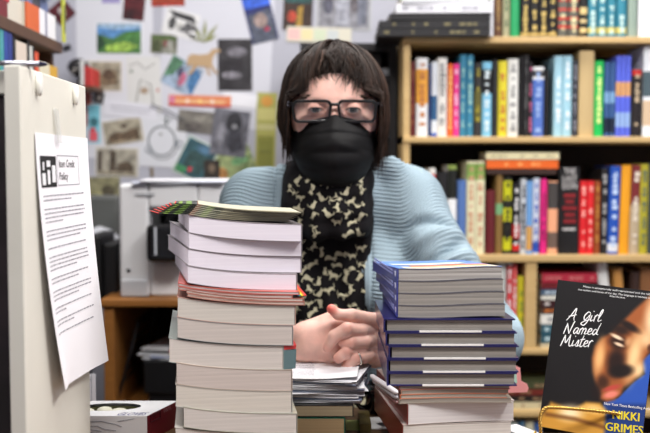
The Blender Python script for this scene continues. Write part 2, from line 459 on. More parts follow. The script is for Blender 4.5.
r1 = [
 (409.5,415,62,(96,30,34),'thin maroon book against the left upright on the upper shelf',dict(text=(150,90,60))),
 (416,427.5,58,W,'white book with a broad orange middle on the upper shelf',dict(bands=((.42,.86,(236,168,64)),),text=(190,120,60))),
 (428,431,64,(40,60,110),'thin navy book right of the orange and white one'),
 (431.2,436.8,62,(226,232,240),'slim white book with a blue band, upper shelf',dict(bands=((.22,.55,(52,96,140)),(0,.05,(40,90,190))))),
 (437,446.5,58,(234,232,226),'white book with grey lettering beside the orange-red one',dict(text=(150,150,150))),
 (447,452.7,64,(236,104,44),'orange-red slim book beside the hot pink one',dict(text=(250,190,120))),
 (453,458.8,64,(240,60,150),'hot pink slim book on the upper shelf',dict(text=(250,190,220))),
 (459.2,465.6,55,(58,132,164),'tall teal-blue book next to the hot pink one',dict(text=(150,195,190))),
 (466,472.8,55,(58,132,164),'tall teal-blue book next to the dark yellow-lettered one',dict(text=(150,195,190))),
 (473.5,481,63,(52,50,50),'dark grey book with yellow lettering below, upper shelf',dict(bands=((.2,.62,(96,92,44)),),text=(160,150,50))),
 (481.7,491,62,(130,196,226),'pale blue book with a black upper part on its spine',dict(bands=((.58,.9,(26,26,30)),),text=(220,235,240))),
 (492,497,60,(44,44,46),'thin dark grey book left of the yellow one'),
 (497.5,506.5,61,(220,206,50),'yellow book on the upper shelf',dict(text=(190,120,50))),
 (507.2,517.5,59,(230,230,224),'tall off-white book right of the yellow one',dict(text=(150,150,150))),
 (518.5,522.5,56,K,'thin black book right of the tall off-white one'),
 (523,528,55,(34,32,34),'narrow black book, second after the tall off-white one',dict(text=(90,90,90))),
 (528.2,531.8,62,(38,30,36),'thin black book with pink letters left of the blue and white one',dict(text=(214,110,150))),
 (532.2,543,67,(80,112,190),'blue book with a white and black top on the upper shelf',dict(bands=((.82,1,W),(.86,.95,(60,60,66))),text=(150,175,220))),
 (543.5,548.5,70,(22,20,22),'black book beside the blue and white one, in the dark gap'),  # dark gap between books, drawn as a black volume
 (553,561.8,56,(160,204,220),'tall pale blue book, left one of the pair',dict(text=(236,242,246))),
 (562.1,571,56,(160,204,220),'tall pale blue book, right one of the pair',dict(text=(236,242,246))),
 (571.5,577,60,(56,58,66),'dark grey slim book between the pale blue pair and the thick tan one',dict(text=(130,130,140))),
 (578,593,51,(196,170,122),'thick tan book on the upper shelf',dict(hard=True)),
 (593.6,602.5,61,(28,184,84),'green book with white and yellow lettering, upper shelf',dict(title='GREENER',text=(220,240,150))),
 (603.3,608.8,62,(54,88,140),'dark blue slim book, nearer the green one',dict(bands=((.05,.25,(22,34,56)),(.45,.6,(120,160,200))))),
 (609,614.5,62,(54,88,140),'dark blue slim book, nearer the violet-blue set',dict(bands=((.05,.25,(22,34,56)),(.45,.6,(120,160,200))))),
 (615,619.7,56,(92,108,224),'violet-blue volume with an orange band, left of three',dict(bands=((.5,.68,(214,160,110)),(.12,.3,(150,180,230))))),
 (620,624.7,56,(92,108,224),'violet-blue volume with an orange band, middle of three',dict(bands=((.5,.68,(214,160,110)),(.12,.3,(150,180,230))))),
 (625,629.8,56,(92,108,224),'violet-blue volume with an orange band, right of three',dict(bands=((.5,.68,(214,160,110)),(.12,.3,(150,180,230))))),
 (631,640.5,70,(30,24,26),'black book with a red top near the right end of the upper shelf',dict(bands=((.92,1,(190,40,36)),),text=(190,170,140))),
 (642,662,46,(226,230,236),'large white picture book with dark panels at the right end of the upper shelf',dict(bands=((.44,.72,(70,88,96)),(.12,.4,(206,180,150))))),
]
for q in r1:
    if len(q) > 5 and q[5].get('title'): q[5].pop('title')
row(1, r1, 'books on the upper shelf')
r2 = [
 (418,427,176,(60,44,40),'dark brown book showing behind the cardigan shoulder, middle shelf'),
 (428,435,168,(238,236,230),'white and red book just behind the cardigan shoulder',dict(bands=((.8,.93,(206,40,40)),))),
 (436,446,172,(30,28,30),'black book left of the black and white one behind the cardigan'),
 (447,456,165,(236,238,240),'white book with a black upper spine, middle shelf near the cardigan',dict(bands=((.62,.95,(26,28,24)),(.95,1,(140,160,80))))),
 (457,465.5,180,(84,116,176),'short blue book left of the cream and green pair',{}),
 (466,474.7,161,(226,220,184),'cream book with a green top, left one of the pair',dict(bands=((.8,.97,(136,170,84)),),text=(200,150,120))),
 (475,484,161,(226,220,184),'cream book with a green top, right one of the pair',dict(bands=((.8,.97,(136,170,84)),),text=(200,150,120))),
 (485.5,494.5,190,(100,30,36),'short maroon book beside the cream and green pair'),
 (495.2,502,175,(134,104,56),'brown book with a green spot under the lying orange book',dict(bands=((.5,.64,(120,170,120)),))),
 (502.7,511,177,(40,40,30),'black book with yellow blocks on its spine, middle shelf',dict(bands=((.05,.22,(196,196,30)),(.42,.6,(206,206,40)),(.7,.95,(196,196,30))),text=K)),
 (512,519.3,183,(30,28,32),'black and red book with white letters, middle shelf',dict(bands=((.05,.14,(210,40,36)),(.22,.42,(190,36,36))),text=(226,226,226))),
 (519.8,525.6,179,(200,205,210),'black and white slim book between the red-black and blue-orange ones',dict(text=(40,40,46))),
 (526,531.8,181,(110,160,216),'blue and orange slim book, middle shelf',dict(bands=((.05,.38,(210,160,90)),))),
 (532.2,538.7,178,(206,214,230),'white book with blue lettering beside the hot pink one',dict(text=(60,90,180),bands=((.02,.16,(40,80,180)),))),
 (539.8,546.2,179,(226,40,130),'hot pink book on the middle shelf',dict(text=(140,20,80))),
 (547.2,557,181,(238,170,130),'peach book with grey pictures at top and bottom',dict(bands=((.62,.98,(70,66,64)),(.08,.3,(110,90,80))))),
 (579,585.8,181,(222,38,44),'bright red book of the pair, nearer the thick black one',dict(text=(250,170,160))),
 (586.2,593,181,(222,38,44),'bright red book of the pair, nearer the brown one',dict(text=(250,170,160))),
 (593.5,599.5,181,(150,74,34),'brown-orange slim book beside the bright red pair',dict(text=(190,130,60))),
 (600,606.5,168,(36,34,36),'black slim book with pale lettering beside the royal blue one',dict(text=(170,170,170))),
 (607,617.5,166,(34,82,180),'royal blue book with white lettering, middle shelf',dict(text=(190,210,240),bands=((.03,.12,(225,230,240)),),lean=.02)),
 (618.3,628,165,(236,160,32),'orange-yellow plain book right of the royal blue one',dict(lean=.02)),
 (628.6,638,165,(186,168,140),'tan book with a maroon upper spine beside the olive-yellow one',dict(bands=((.55,1,(120,40,44)),),text=(226,214,196),lean=.02)),
 (638.6,646.8,164,(176,166,44),'olive-yellow book near the right end of the middle shelf',dict(text=(96,110,90))),
 (647.5,657,163,(64,74,76),'dark slate book at the right end of the middle shelf',{}),
]
row(2, r2, 'books on the middle shelf')
# the thick black book with stacked title
tb = shelf_book(558, 578.3, 167, foot(2), 2.385, K, 'thick black book with white block title above red lettering, middle shelf', 'books on the middle shelf', depth=.14)
tbm = MB(); wt = mat((220,216,214), .5); rd_ = mat((150,34,40), .5)
hh = .23; w20 = .05
for s, z, m_, f_, zz in (('THE', .212, wt, .030, .016), ('LAST', .192, wt, .038, .016), ('DON', .172, wt, .038, .018), ('novels', .150, rd_, .03, .012), ('and', .134, rd_, .022, .012), ('stories', .117, rd_, .036, .012), ('from', .099, rd_, .024, .012), ('home', .082, rd_, .03, .012)):
    if m_ is wt:
        vs, fs, w_ = text_polys(s, 1, 'CENTER')
        tbm.add([(x*f_/w_, y*zz/.73, 0) for x, y, z_ in vs], fs, m_, frame((0, -.0046, z), (1,0,0), (0,0,1)))
    else:
        rs = random.Random(z); x = -f_/2
        while x < f_/2:
            l = rs.uniform(.003, .006); tbm.box((x+l/2, -.0046, z+.005), (l*.8, .0006, zz*.8), m_); x += l
for x in range(-3, 4): tbm.box((x*.005, -.0046, .066), (.0038, .0006, .006), wt)
tbm.build('spine_lettering', tb)
# two books lying across the middle row
zt_ = at(520, 175, 2.385)
pile_book(486, 559, 152.5, 159.3, 2.376, (232,222,180), 'cream book lying on top of the orange one across the middle row', 'books lying across the middle row', text=(200,190,150))
pile_book(486.5, 558, 160, 168.5, 2.378, (232,104,36), 'orange book lying under the cream one across the middle row', 'books lying across the middle row', text=(244,160,90))
pile_book(487, 556, 169.3, 174.2, 2.380, (60,40,34), 'thin dark book lying lowest of three across the middle row', 'books lying across the middle row')
# lower shelf, left compartment
yb3 = 347.5
for q in ((486,495,268,(70,50,44),'dark brown book half hidden by the cardigan elbow, lower shelf'),
          (496,505,262,(196,200,196),'pale grey book above the cardigan elbow, lower shelf'),
          (506,511.3,263,(236,232,232),'white and red book next to the yellow one on the lower shelf',dict(bands=((.1,.97,(214,70,76)),),text=(240,235,235))),
          (511.6,516.2,264,(224,96,96),'pale red slim book against the yellow one, lower shelf',dict(text=(245,220,215))),
          (516.8,524.5,276,(214,204,48),'yellow book against the divider on the lower shelf',dict(text=(150,160,60)))):
    shelf_book(q[0], q[1], q[2], foot(3), 2.385, q[3], q[4], 'books in the lower left compartment', **(q[5] if len(q) > 5 else {}))
# lower shelf, right: a pile lying flat
pl = [(542,597,273.5,282.5,(176,40,62),'crimson book on top of the flat pile behind the black-covered display book',(200,110,110)),
      (541,588,283,288.6,(110,30,36),'maroon book second from the top of the flat pile',(150,90,80)),
      (540.5,600,289.4,295.2,(60,84,110),'slate blue book with white lettering in the flat pile',(200,214,226)),
      (541,596,295.8,299.6,(226,224,212),'thin white book under the slate blue one in the flat pile',None),
      (540.5,594,300.4,307,(58,26,30),'dark wine book with white lettering in the flat pile',(214,206,200)),
      (541,590,307.6,313.6,(74,50,40),'brown book with orange marks in the flat pile',(214,120,50)),
      (540.5,596,314.4,324,(232,230,222),'thick white book with grey lettering in the flat pile',(150,150,150)),
      (541,592,324.8,333.6,(44,88,104),'teal book with white lettering, upper of two alike near the pile foot',(190,214,220)),
      (541,592,334.4,342.9,(44,88,104),'teal book with white lettering, lower of two alike near the pile foot',(190,214,220)),
      (540.5,600,343.4,347.2,(200,190,160),'thin tan book at the very bottom of the flat pile',None)]
for x0, x1, a, b, c, l, tx in pl: pile_book(x0, x1, a, b, 2.38, c, l, 'flat pile on the lower shelf', text=tx)
shelf_book(605, 615, 262, foot(3, 2.40)-.6, 2.40, (228,228,226), 'white book leaning over the flat pile on the lower shelf', 'books standing on the lower shelf', lean=-.12)
shelf_book(619, 628, 268, foot(3, 2.40)-.5, 2.40, (196,140,74), 'tan-orange book leaning beside the white one on the lower shelf', 'books standing on the lower shelf', lean=-.10)
shelf_book(629, 638, 272, foot(3, 2.40), 2.40, (60,40,34), 'dark brown book behind the display book top on the lower shelf', 'books standing on the lower shelf')
shelf_book(639, 655, 268, foot(3, 2.40), 2.40, (134,90,56), 'brown thick book at the right end of the lower shelf', 'books standing on the lower shelf')
# bottom shelf and the one below it
for x0, x1, a, b, c, l in ((505,560,384,390.5,(70,76,50),'olive book on top of the low pile right of the hardcovers'),
      (507,566,391,397,(112,44,36),'rust-red book in the low pile right of the hardcovers'),
      (503,560,397.7,403.3,(40,34,32),'black book in the low pile right of the hardcovers'),
      (506,562,404,410.6,(206,196,160),'cream book at the foot of the low pile right of the hardcovers')):
    pile_book(x0, x1, a-2, b-2, 2.38, c, l, 'low pile on the bottom shelf', text=(150,120,90))
zfloor = at(500, 480, 2.385).z
for x0, x1, c, l in ((505,517,(186,200,196),'pale green-grey book on the lowest shelf'),(518,524,(90,140,180),'blue slim book on the lowest shelf by the cream one'),
      (524.5,533,(224,220,190),'cream book on the lowest shelf'),(533.5,541,(70,104,170),'blue book on the lowest shelf beside the wire stand')):
    shelf_book(x0, x1, 421, foot(5), 2.385, c, l, 'books on the lowest shelf', text=(120,130,140))
# ---------------------------------------------------------------- near books: covers and page blocks shaped by hand
def warpfn_none(x, y): return 0.0
def near_book(fl, w, l, t, yaw, spine, cover, page, label, group=None, warp=None, warp_top=None, spine_rgb=None, cth=.0007, name='book', over=0.0, top_print=None, spine_print=None, page_name='page_block', cover_rgb2=None, page_c2=None):
    """fl = world point of the near bottom left corner. spine: 'L','R' or 'B'. Sheets and block follow `warp` so the pile nests."""
    t_ = empty(name, Matrix.Translation(fl) @ Matrix.Rotation(yaw, 4, 'Z'), label, 'book', group)
    wf = warp or warpfn_none; wt_ = warp_top or wf
    NX, NY = 14, 5
    def slab(mb, x0, x1, y0, y1, z0, z1, mt):
        vs = []; fs = []
        for k, z in ((0, z0), (1, z1)):
            for j in range(NY+1):
                for i in range(NX+1):
                    x = x0+(x1-x0)*i/NX; y = y0+(y1-y0)*j/NY
                    vs.append((x, y, z+wf(x/w, y/l)*(1-z/t)+wt_(x/w, y/l)*z/t))
        q = (NX+1)*(NY+1)
        for j in range(NY):
            for i in range(NX):
                a = j*(NX+1)+i; fs.append((a, a+NX+1, a+NX+2, a+1)); fs.append((q+a, q+a+1, q+a+NX+2, q+a+NX+1))
        for i in range(NX):
            a = i; fs.append((a, a+1, q+a+1, q+a)); a = NY*(NX+1)+i; fs.append((a+1, a, q+a, q+a+1))
        for j in range(NY):
            a = j*(NX+1); fs.append((a+NX+1, a, q+a, q+a+NX+1)); a += NX; fs.append((a, a+NX+1, q+a+NX+1, q+a))
        mb.add(vs, fs, mt)
    cm = mat(cover, .28, spec=.5, coat=.25)
    sm_c = mat(spine_rgb, .28, spec=.5, coat=.25) if spine_rgb else cm
    cv = MB()
    slab(cv, -over, w+over, -over, l+over, 0, cth, cm); slab(cv, -over, w+over, -over, l+over, t-cth, t, cm)
    if spine == 'L': slab(cv, -over-cth, -over+cth*.2, -over, l+over, 0, t, sm_c)
    if spine == 'R': slab(cv, w+over-cth*.2, w+over+cth, -over, l+over, 0, t, cm)
    if spine == 'B': slab(cv, -over, w+over, l+over-cth*.2, l+over+cth, 0, t, cm)
    if spine_print: spine_print(cv, w, l, t, wf)
    cv.build('cover', t_)
    pb = MB(); ins = .0006+over
    pm = page_mat(page, page_c2 or tuple(q*.92 for q in page))
    slab(pb, (.001 if spine != 'L' else .0008), w-(.001 if spine != 'R' else .0008), .0003, l-.001, cth, t-cth, pm)
    pb.build(page_name, t_)
    return t_

# ---- left pile: front faces; px x0,x1 of the front face, y at the left corner (top, bottom)
yawL = R(8)
def warpL(u, v): return -.0140*(1-math.exp(-max(u, -.05)*2.0))/.865 + .003*v
LB = [ # x0, x1, ytop, ybot (left corner)
 (173.5, 292, 427, 452, (208,202,197), (190,186,180), 'paperback at the bottom of the left pile, only its top edge in the picture', 'R'),
 (182.0, 297.5, 406.5, 426.6, (206,200,195), (150,150,136), 'paperback seventh below the thin colourful booklets in the left pile, jutting right', 'R'),
 (174.5, 292.5, 384, 406, (208,202,193), (176,176,170), 'paperback fifth below the colourful booklets in the left pile', 'R'),
 (175.2, 292.5, 362.0, 383.6, (199,188,182), (176,160,146), 'paperback fourth below the colourful booklets, brownish page edges', 'R'),
 (168.2, 284, 337.5, 361.5, (208,201,195), (150,160,156), 'paperback third below the colourful booklets, furthest left, dark teal cover showing at right', 'R'),
 (176.5, 293.5, 317.0, 337.2, (199,190,184), (150,150,150), 'paperback second below the colourful booklets in the left pile', 'R'),
 (177.0, 296, 296.5, 316.6, (204,198,190), (186,150,138), 'paperback right below the colourful booklets in the left pile', 'R'),
]
def zof(py, D): return at(300, py, D).z
D0 = 1.10
prev_top = None
def left_book(x0, x1, z0, z1, page, cover, label, l=.195, D=D0, yaw=None, **k):
    yw = yawL if yaw is None else yaw
    p = at(x0, 300, D); q = at(x1, 300, D)
    # right end lies farther off: widen so that it projects on x1
    w = (x1-x0)/FPX*D/(math.cos(yw)-math.sin(yw)*(x1-325)/FPX)
    return near_book(Vector((p.x, D, z0)), w, l, z1-z0, yw, 'R', cover, page, label, 'left pile of paperbacks', warpL, **k)
def pz(py, x0=180): # height of the left corner at pixel row
    return at(x0, py, D0).z
def frayed(cv, w, l, t, wf): pass
zb = None
left_specs = list(LB)
for i, (x0, x1, yt, yb, page, cover, label, sp) in enumerate(left_specs):
    z0, z1 = pz(yb), pz(yt)
    if zb is not None: z0 = zb
    zb = z1
    k = {}
    if i == 4:
        def sp_(cv, w, l, t, wf):
            # soft cover wrapping past the block on the right: teal with a red head
            for (za, zc, c) in ((0, .82, (92,116,120)), (.82, 1, (196,60,60))):
                cv.add([(w, 0, t*za+wf(1,0)), (w+.0155, .001, t*za*1.0+.001+wf(1,0)), (w+.0165, .001, t*zc+wf(1,0)), (w, 0, t*zc+wf(1,0)),
                        (w, l, t*za+wf(1,1)), (w+.0155, l, t*za+.001+wf(1,1)), (w+.0165, l, t*zc+wf(1,1)), (w, l, t*zc+wf(1,1))],
                       [(0,1,2,3), (5,4,7,6), (1,5,6,2), (4,0,3,7), (3,2,6,7), (1,0,4,5)], mat(c, .35, coat=.2))
        k = dict(spine_print=sp_)
    left_book(x0, x1, z0, z1-.0002, page, cover, label, **k)
# what the leaning pile stands on, below the picture
zt0 = pz(452)
near_book(at(176, 480, D0)*1.0 if False else Vector((at(176, 480, D0).x, D0+.002, CT)), .126, .19, zt0-CT-.0105, yawL, 'R', (90,80,70), (216,208,196), 'thick book under the left pile, resting on the counter below the picture', 'left pile of paperbacks')
# thin colourful booklets
z = zb; thin = [(187, 305, .0045, (196,176,166), (170,110,96), 'thin booklet with reddish cover jutting right in the left pile, lower of two'),
        (186, 304, .0040, (206,192,182), (156,96,84), 'thin brown-red booklet jutting right in the left pile, upper of two'),
        (178.5, 293, .0045, (186,176,172), (186,100,88), 'thin booklet with a red cover under the white paperbacks, lower one'),
        (178, 300, .0040, (196,190,190), (200,92,80), 'thin booklet with a bright red cover directly under the white paperbacks')]
for x0, x1, t, page, cover, label in thin:
    left_book(x0, x1, z, z+t-.0001, page, cover, label, page_c2=(150,110,96)); z += t
# a tiny rainbow-edged leaflet that sticks out at the right
rb = MB(); p = at(296, 300, 1.12); q = at(305.5, 300, 1.13)
for i, c in enumerate(((70,130,190), (60,160,120), (226,206,60), (222,110,50), (200,50,60))):
    rb.box((i*.0022, 0, 0), (.0023, .12, .0012), mat(c, .4))
# white paperbacks
whites = [(187.5, 297.5, 283.0, 265.5, 'white-edged paperback, lowest of the four bright ones near the top of the left pile'),
          (188.0, 302.0, 265.0, 248.5, 'white-edged paperback, third from the top of the four bright ones'),
          (189.0, 302.5, 248.0, 232.5, 'white-edged paperback, second from the top of the four bright ones'),
          (189.0, 302.5, 232.0, 214.5, 'white-edged paperback right under the fanned greeting booklets')]
for i, (x0, x1, yb, yt, label) in enumerate(whites):
    z1 = pz(yt)
    left_book(x0, x1, z, z1-.0002, (224,218,227), (150,142,146), label, page_c2=(216,209,220), yaw=R((14,17,16.5,13)[i])); z = z1
# fanned booklets on top: each a folded card, corners sliding out to the left
fan_top = z
random.seed(5)
for k in range(7):
    p = at(176-2.6*k, 300, 1.095); zz = fan_top+.0036+k*.0019
    ang = yawL+R(12-1.8*k+random.uniform(-1, 1))
    base = Vector((at(189+1.2*k, 300, 1.1).x, 1.098+.002*k, zz))
    e = empty('booklet', Matrix.Translation(base) @ Matrix.Rotation(ang, 4, 'Z'),
              ['lowest', 'second lowest', 'third lowest', 'middle', 'third from the top', 'second from the top', 'topmost'][k]+' of the fanned greeting booklets, red corner tip, on the left pile', 'booklet', 'fanned greeting booklets')
    w_, l_ = .130, .115
    def fw(x, y, z_): # gentle sag over the pile edge
        return z_+warpL(max(0, min(1, x/.13)), 0)*.85-.0035-.002*max(0, x)/.13+.0022*(1 if x > .1 else x/.1)-.010*max(0, -x/.04)**1.3*0
    mbk = MB(); cs = [(60,92,48), (44,52,40), (108,130,52)]
    seg = [(-.028, -.0265, (214,50,44)), (-.0265, -.0225, (40,46,38)), (-.0225, -.018, (112,140,50)), (-.018, -.013, (36,42,36)), (-.013, -.006, (96,126,50)), (-.006, .001, (40,44,38)), (.001, .007, (120,60,46)), (.007, .014, (46,54,40)), (.014, .022, (104,126,60)), (.022, .034, (60,66,52)), (.034, w_, (132,126,104))]
    for a, b, c in seg:
        ya = .0 if a >= 0 else -a*.0; n = 3
        for i in range(n):
            xa = a+(b-a)*i/n; xb = a+(b-a)*(i+1)/n
            y0a = 0 if xa >= 0 else (-xa/.034)*l_*.55; y0b = 0 if xb >= 0 else (-xb/.034)*l_*.55
            vs = []
            for (x, y0) in ((xa, y0a), (xb, y0b)):
                for zt in (0, .0007):
                    vs += [(x, y0, fw(x, 0, zt)), (x, l_, fw(x, 0, zt))]
            mbk.add(vs, [(0,1,5,4), (2,6,7,3), (0,4,6,2), (1,3,7,5)]+([(0,2,3,1)] if i == 0 else [])+([(4,5,7,6)] if i == n-1 else []), mat(c, .5))
    mbk.build('cover', e)
    ib = MB()
    for i in range(8):
        xa = .002+(w_-.004)*i/8; xb = .002+(w_-.004)*(i+1)/8
        ib.add([(xa,.001,fw(xa,0,.0007)), (xb,.001,fw(xb,0,.0007)), (xb,l_-.001,fw(xb,0,.0007)), (xa,l_-.001,fw(xa,0,.0007)),
                (xa,.001,fw(xa,0,.0016)), (xb,.001,fw(xb,0,.0016)), (xb,l_-.001,fw(xb,0,.0016)), (xa,l_-.001,fw(xa,0,.0016))],
               [(0,3,2,1),(4,5,6,7),(0,1,5,4),(2,3,7,6)]+([(3,0,4,7)] if i == 0 else [])+([(1,2,6,5)] if i == 7 else []), mat((172,168,148), .6))
    ib.build('inner_leaves', e)
# rainbow leaflet under the red booklet
ro = rb.build('leaflet'); ro.location = (at(292.5, 300, 1.15).x, 1.185, pz(295)-.0045); ro.rotation_euler = (0, .0, yawL)
tag(ro, 'rainbow-striped leaflet corner sticking out at the right between the red booklets and the paperbacks', 'leaflet')

# ---- right pile
DR = 1.10
def rz(py): return at(450, py, DR).z
def right_book(x0, x1, z0, z1, page, cover, label, spine='L', l=.195, yaw=R(0), warp=None, dD=0, **k):
    p = at(x0, 300, DR+dD); q = at(x1, 300, DR+dD)
    return near_book(Vector((p.x, DR+dD, z0)), q.x-p.x, l, z1-z0, yaw, spine, cover, page, label, 'right pile of books', warp, **k)
z = CT
right_book(404, 518, z, rz(452), (220,214,206), (150,130,124), 'thick book at the very bottom of the right pile, below the picture edge')
z = rz(452)
right_book(403.5, 517, z, rz(425), (222,217,210), (196,188,182), 'white-edged paperback second from the bottom of the right pile, maroon spine', yaw=R(7), spine_rgb=(120,52,44))
z = rz(425)
def wv(u, v): return .0012*math.sin(u*3.1)
right_book(408.5, 520, z, rz(404.2), (228,225,224), (200,190,186), 'thick white-edged paperback with a maroon spine under the thin dull ones, right pile', yaw=R(8), spine_rgb=(122,50,46), warp=wv, page_c2=(214,210,210))
z = rz(404)
for i, (x0, x1, t, page, cover, label) in enumerate([
  (400, 514, .0062, (176,168,158), (150,140,128), 'thin grey-edged booklet lowest of the dull ones below the blue hardcovers'),
  (401, 509, .0055, (196,188,174), (214,120,84), 'thin booklet with an orange cover line among the dull ones, right pile'),
  (402, 511, .0058, (170,162,152), (196,150,128), 'thin buff booklet in the middle of the dull ones, right pile'),
  (400, 512, .0052, (160,152,142), (150,58,50), 'thin booklet with a dull red cover under the lowest blue hardcover')]):
    right_book(x0, x1, z, z+t-.0001, page, cover, label, yaw=R(2), warp=wv, page_c2=(128,120,112)); z += t
hz0 = z
HB = [(390, 516, 'lowest'), (390, 517.5, 'second from the bottom'), (391.5, 517.5, 'middle'), (388.5, 515.5, 'second from the top'), (386.5, 513.5, 'topmost')]
ztop = rz(318.6); th = (ztop-hz0)/5
def sagH(n):
    return lambda u, v: -.0012*n*max(0, v)
for i, (x0, x1, nm_) in enumerate(HB):
    def hp(cv, w, l, t, wf):
        wm2 = mat((236,234,232), .4)
        cv.box((w*.415+w*.09, -.0016, .0009), (w*.49, .0016, .0022), wm2)
    right_book(x0, x1, z, z+th-.0002, (156,151,144), (30,28,84), nm_+' of the five navy blue hardcovers with a white strip, right pile', cth=.0017, over=.002, spine_print=hp, page_c2=(120,116,110), l=.19, dD=.001, warp=sagH(i), warp_top=sagH(i+1)); z += th
def bluesp(cv, w, l, t, wf):
    pm = mat((150,158,214), .4)
    # white-blue small lettering running along the spine, and a mark at its near end
    rs = random.Random(3); y = .03
    for rw in (0, 1):
        y = .034
        while y < l-.02:
            q = rs.uniform(.004, .011)
            cv.box((-.0009, y+q/2, t*(.38+.28*rw)), (.0006, q*.85, t*.16), pm); y += q+.0015
    cv.box((-.0009, .015, t*.55), (.0006, .006, t*.4), mat((220,224,240), .4)); cv.box((-.0009, .015, t*.3), (.0006, .003, t*.15), pm)
def wv2(u, v): return -.0011*math.sin(u*5.5)*(1-v*.5)+.0008
ztt = rz(269.5); tb_ = (ztt-z)/4
def sagP(n):
    return lambda u, v: wv2(u, v)-(.006+.0016*n)*max(0, v)
for i, nm_ in enumerate(('lowest', 'second from the bottom', 'second from the top', 'topmost')):
    right_book(397.5+.2*i, 506.5-.5*i, z, z+tb_-.0002, (186,182,178) if i == 3 else (160,155,148), (100,98,104), nm_+' of four blue-spined lettered paperbacks atop the right pile', yaw=R((1.5,3,4.5,6)[i]), warp=sagP(i), warp_top=sagP(i+1), spine_rgb=(52,62,158), spine_print=bluesp, page_c2=(130,126,122), l=.195, dD=.004); z += tb_
# cover art of the topmost: light blue with a warm streak, seen edge on
top_b = [o for o in bpy.data.objects if o.get('label', '').startswith('topmost of four blue-spined')][0]
tw, tl = (507-397.5-1)/FPX*(DR+.004), .195; wtop = sagP(4); ca = MB()
for i, (x0, x1, y0, y1, c) in enumerate([(.0, 1, .0, 1, (92,132,206)), (.08, .98, .03, .22, (226,206,160)), (.2, .96, .22, .36, (206,120,90)), (.06, .8, .4, .6, (196,206,214))]):
    nx, ny = 12, 4; vs = []
    for b in range(ny+1):
        for a in range(nx+1):
            u = x0+(x1-x0)*a/nx; v = y0+(y1-y0)*b/ny; vs.append((u*tw, v*tl, tb_+wtop(u, v)+.0002+.0002*i))
    ca.add(vs, [(b*(nx+1)+a, b*(nx+1)+a+1, (b+1)*(nx+1)+a+1, (b+1)*(nx+1)+a) for b in range(ny) for a in range(nx)], mat(c, .35))
ca.build('printed_front', top_b)

# ---------------------------------------------------------------- display book on its wire stand
TL = at(566.5, 281, 1.215); TR = at(668, 293.5, 1.165); BL = at(538.5, 426, 1.175)
ex = (TR-TL).normalized(); ey = (TL-BL); ey = (ey-ex*ey.dot(ex)).normalized(); ez = ex.cross(ey)
BW, BH, BT = (TR-TL).length, (TL-BL).length, .016
db = empty('book', Matrix(((ex.x,ey.x,ez.x,BL.x),(ex.y,ey.y,ez.y,BL.y),(ex.z,ey.z,ez.z,BL.z),(0,0,0,1))),
           'black paperback with white script title and half-lit face, propped on a gold wire stand', 'book')
blk = mat((22,21,22), .6, spec=.25)
cv = MB()
cv.box((BW/2, BH/2, -.0005), (BW, BH, .001), blk).box((BW/2, BH/2, -BT+.0005), (BW, BH, .001), blk).box((.0005, BH/2, -BT/2), (.001, BH, BT), blk)
cvo = cv.build('cover', db)
MB().box((BW/2+.0008, BH/2, -BT/2), (BW-.0025, BH-.002, BT-.0021), page_mat((214,204,186), (180,170,150))).build('page_block', db)
# printed picture: colours set vertex by vertex on a fine grid
Minv = Matrix(((104.0, 27.0), (12.3, -147.0)))  # px per u (right) and per v (up), from bottom left
def uv(px, py):
    # bottom left corner at (538.5,428)
    o_ = Vector((0, 0, CAMZ)); d_ = at(px, py, 1.0)-o_; t_ = (BL-o_).dot(ez)/d_.dot(ez); q_ = o_+d_*t_-BL
    return q_.dot(ex)/BW, q_.dot(ey)/BH
NXP, NYP = 150, 210
us = np.linspace(0, 1, NXP+1); vs2 = np.linspace(0, 1, NYP+1)
U, V = np.meshgrid(us, vs2)
WX = BL.x+ex.x*BW*U+ey.x*BH*V; WYY = BL.y+ex.y*BW*U+ey.y*BH*V; WZ = BL.z+ex.z*BW*U+ey.z*BH*V-CAMZ
fwd_ = WYY*CP-WZ*SP; upc_ = WYY*SP+WZ*CP
PXc = 325+FPX*WX/fwd_; PYc = 216.5-FPX*upc_/fwd_
def sstep(x): x = np.clip(x, 0, 1); return x*x*(3-2*x)
def blob(cx, cy, rx, ry, ang=0, soft=.5):
    a = R(ang); dx = PXc-cx; dy = PYc-cy
    x = (dx*math.cos(a)+dy*math.sin(a))/rx; y = (-dx*math.sin(a)+dy*math.cos(a))/ry
    return sstep((1+soft-np.sqrt(x*x+y*y))/(2*soft)) if soft else ((x*x+y*y) < 1).astype(float)
def poly_mask(pts, soft=1.6):
    P = np.array(pts, float); d = np.full(PXc.shape, 1e9); ins = np.zeros(PXc.shape, bool); n = len(P)
    for i in range(n):
        a, b = P[i], P[(i+1) % n]; e = b-a
        t = np.clip(((PXc-a[0])*e[0]+(PYc-a[1])*e[1])/max(1e-9, e@e), 0, 1)
        d = np.minimum(d, np.hypot(PXc-a[0]-t*e[0], PYc-a[1]-t*e[1]))
        c = ((a[1] > PYc) != (b[1] > PYc)) & (PXc < (b[0]-a[0])*(PYc-a[1])/(b[1]-a[1]+1e-12)+a[0]); ins ^= c
    s = np.where(ins, d, -d); return sstep(.5+s/(2*soft))
C = np.zeros(PXc.shape+(3,)); C[:] = (24, 22, 24)
def lay(mask, c, k=1.0):
    global C
    m = (mask*k)[..., None]; C = C*(1-m)+np.array(c, float)*m
# blue backdrop, lower right
lay(poly_mask([(652,352),(680,340),(690,440),(600,440),(604,402),(618,398),(634,382),(645,374),(641,360)], 1.5), (44,84,176))
lay(poly_mask([(604,404),(690,404),(690,440),(600,440)], 3), (30,56,120))
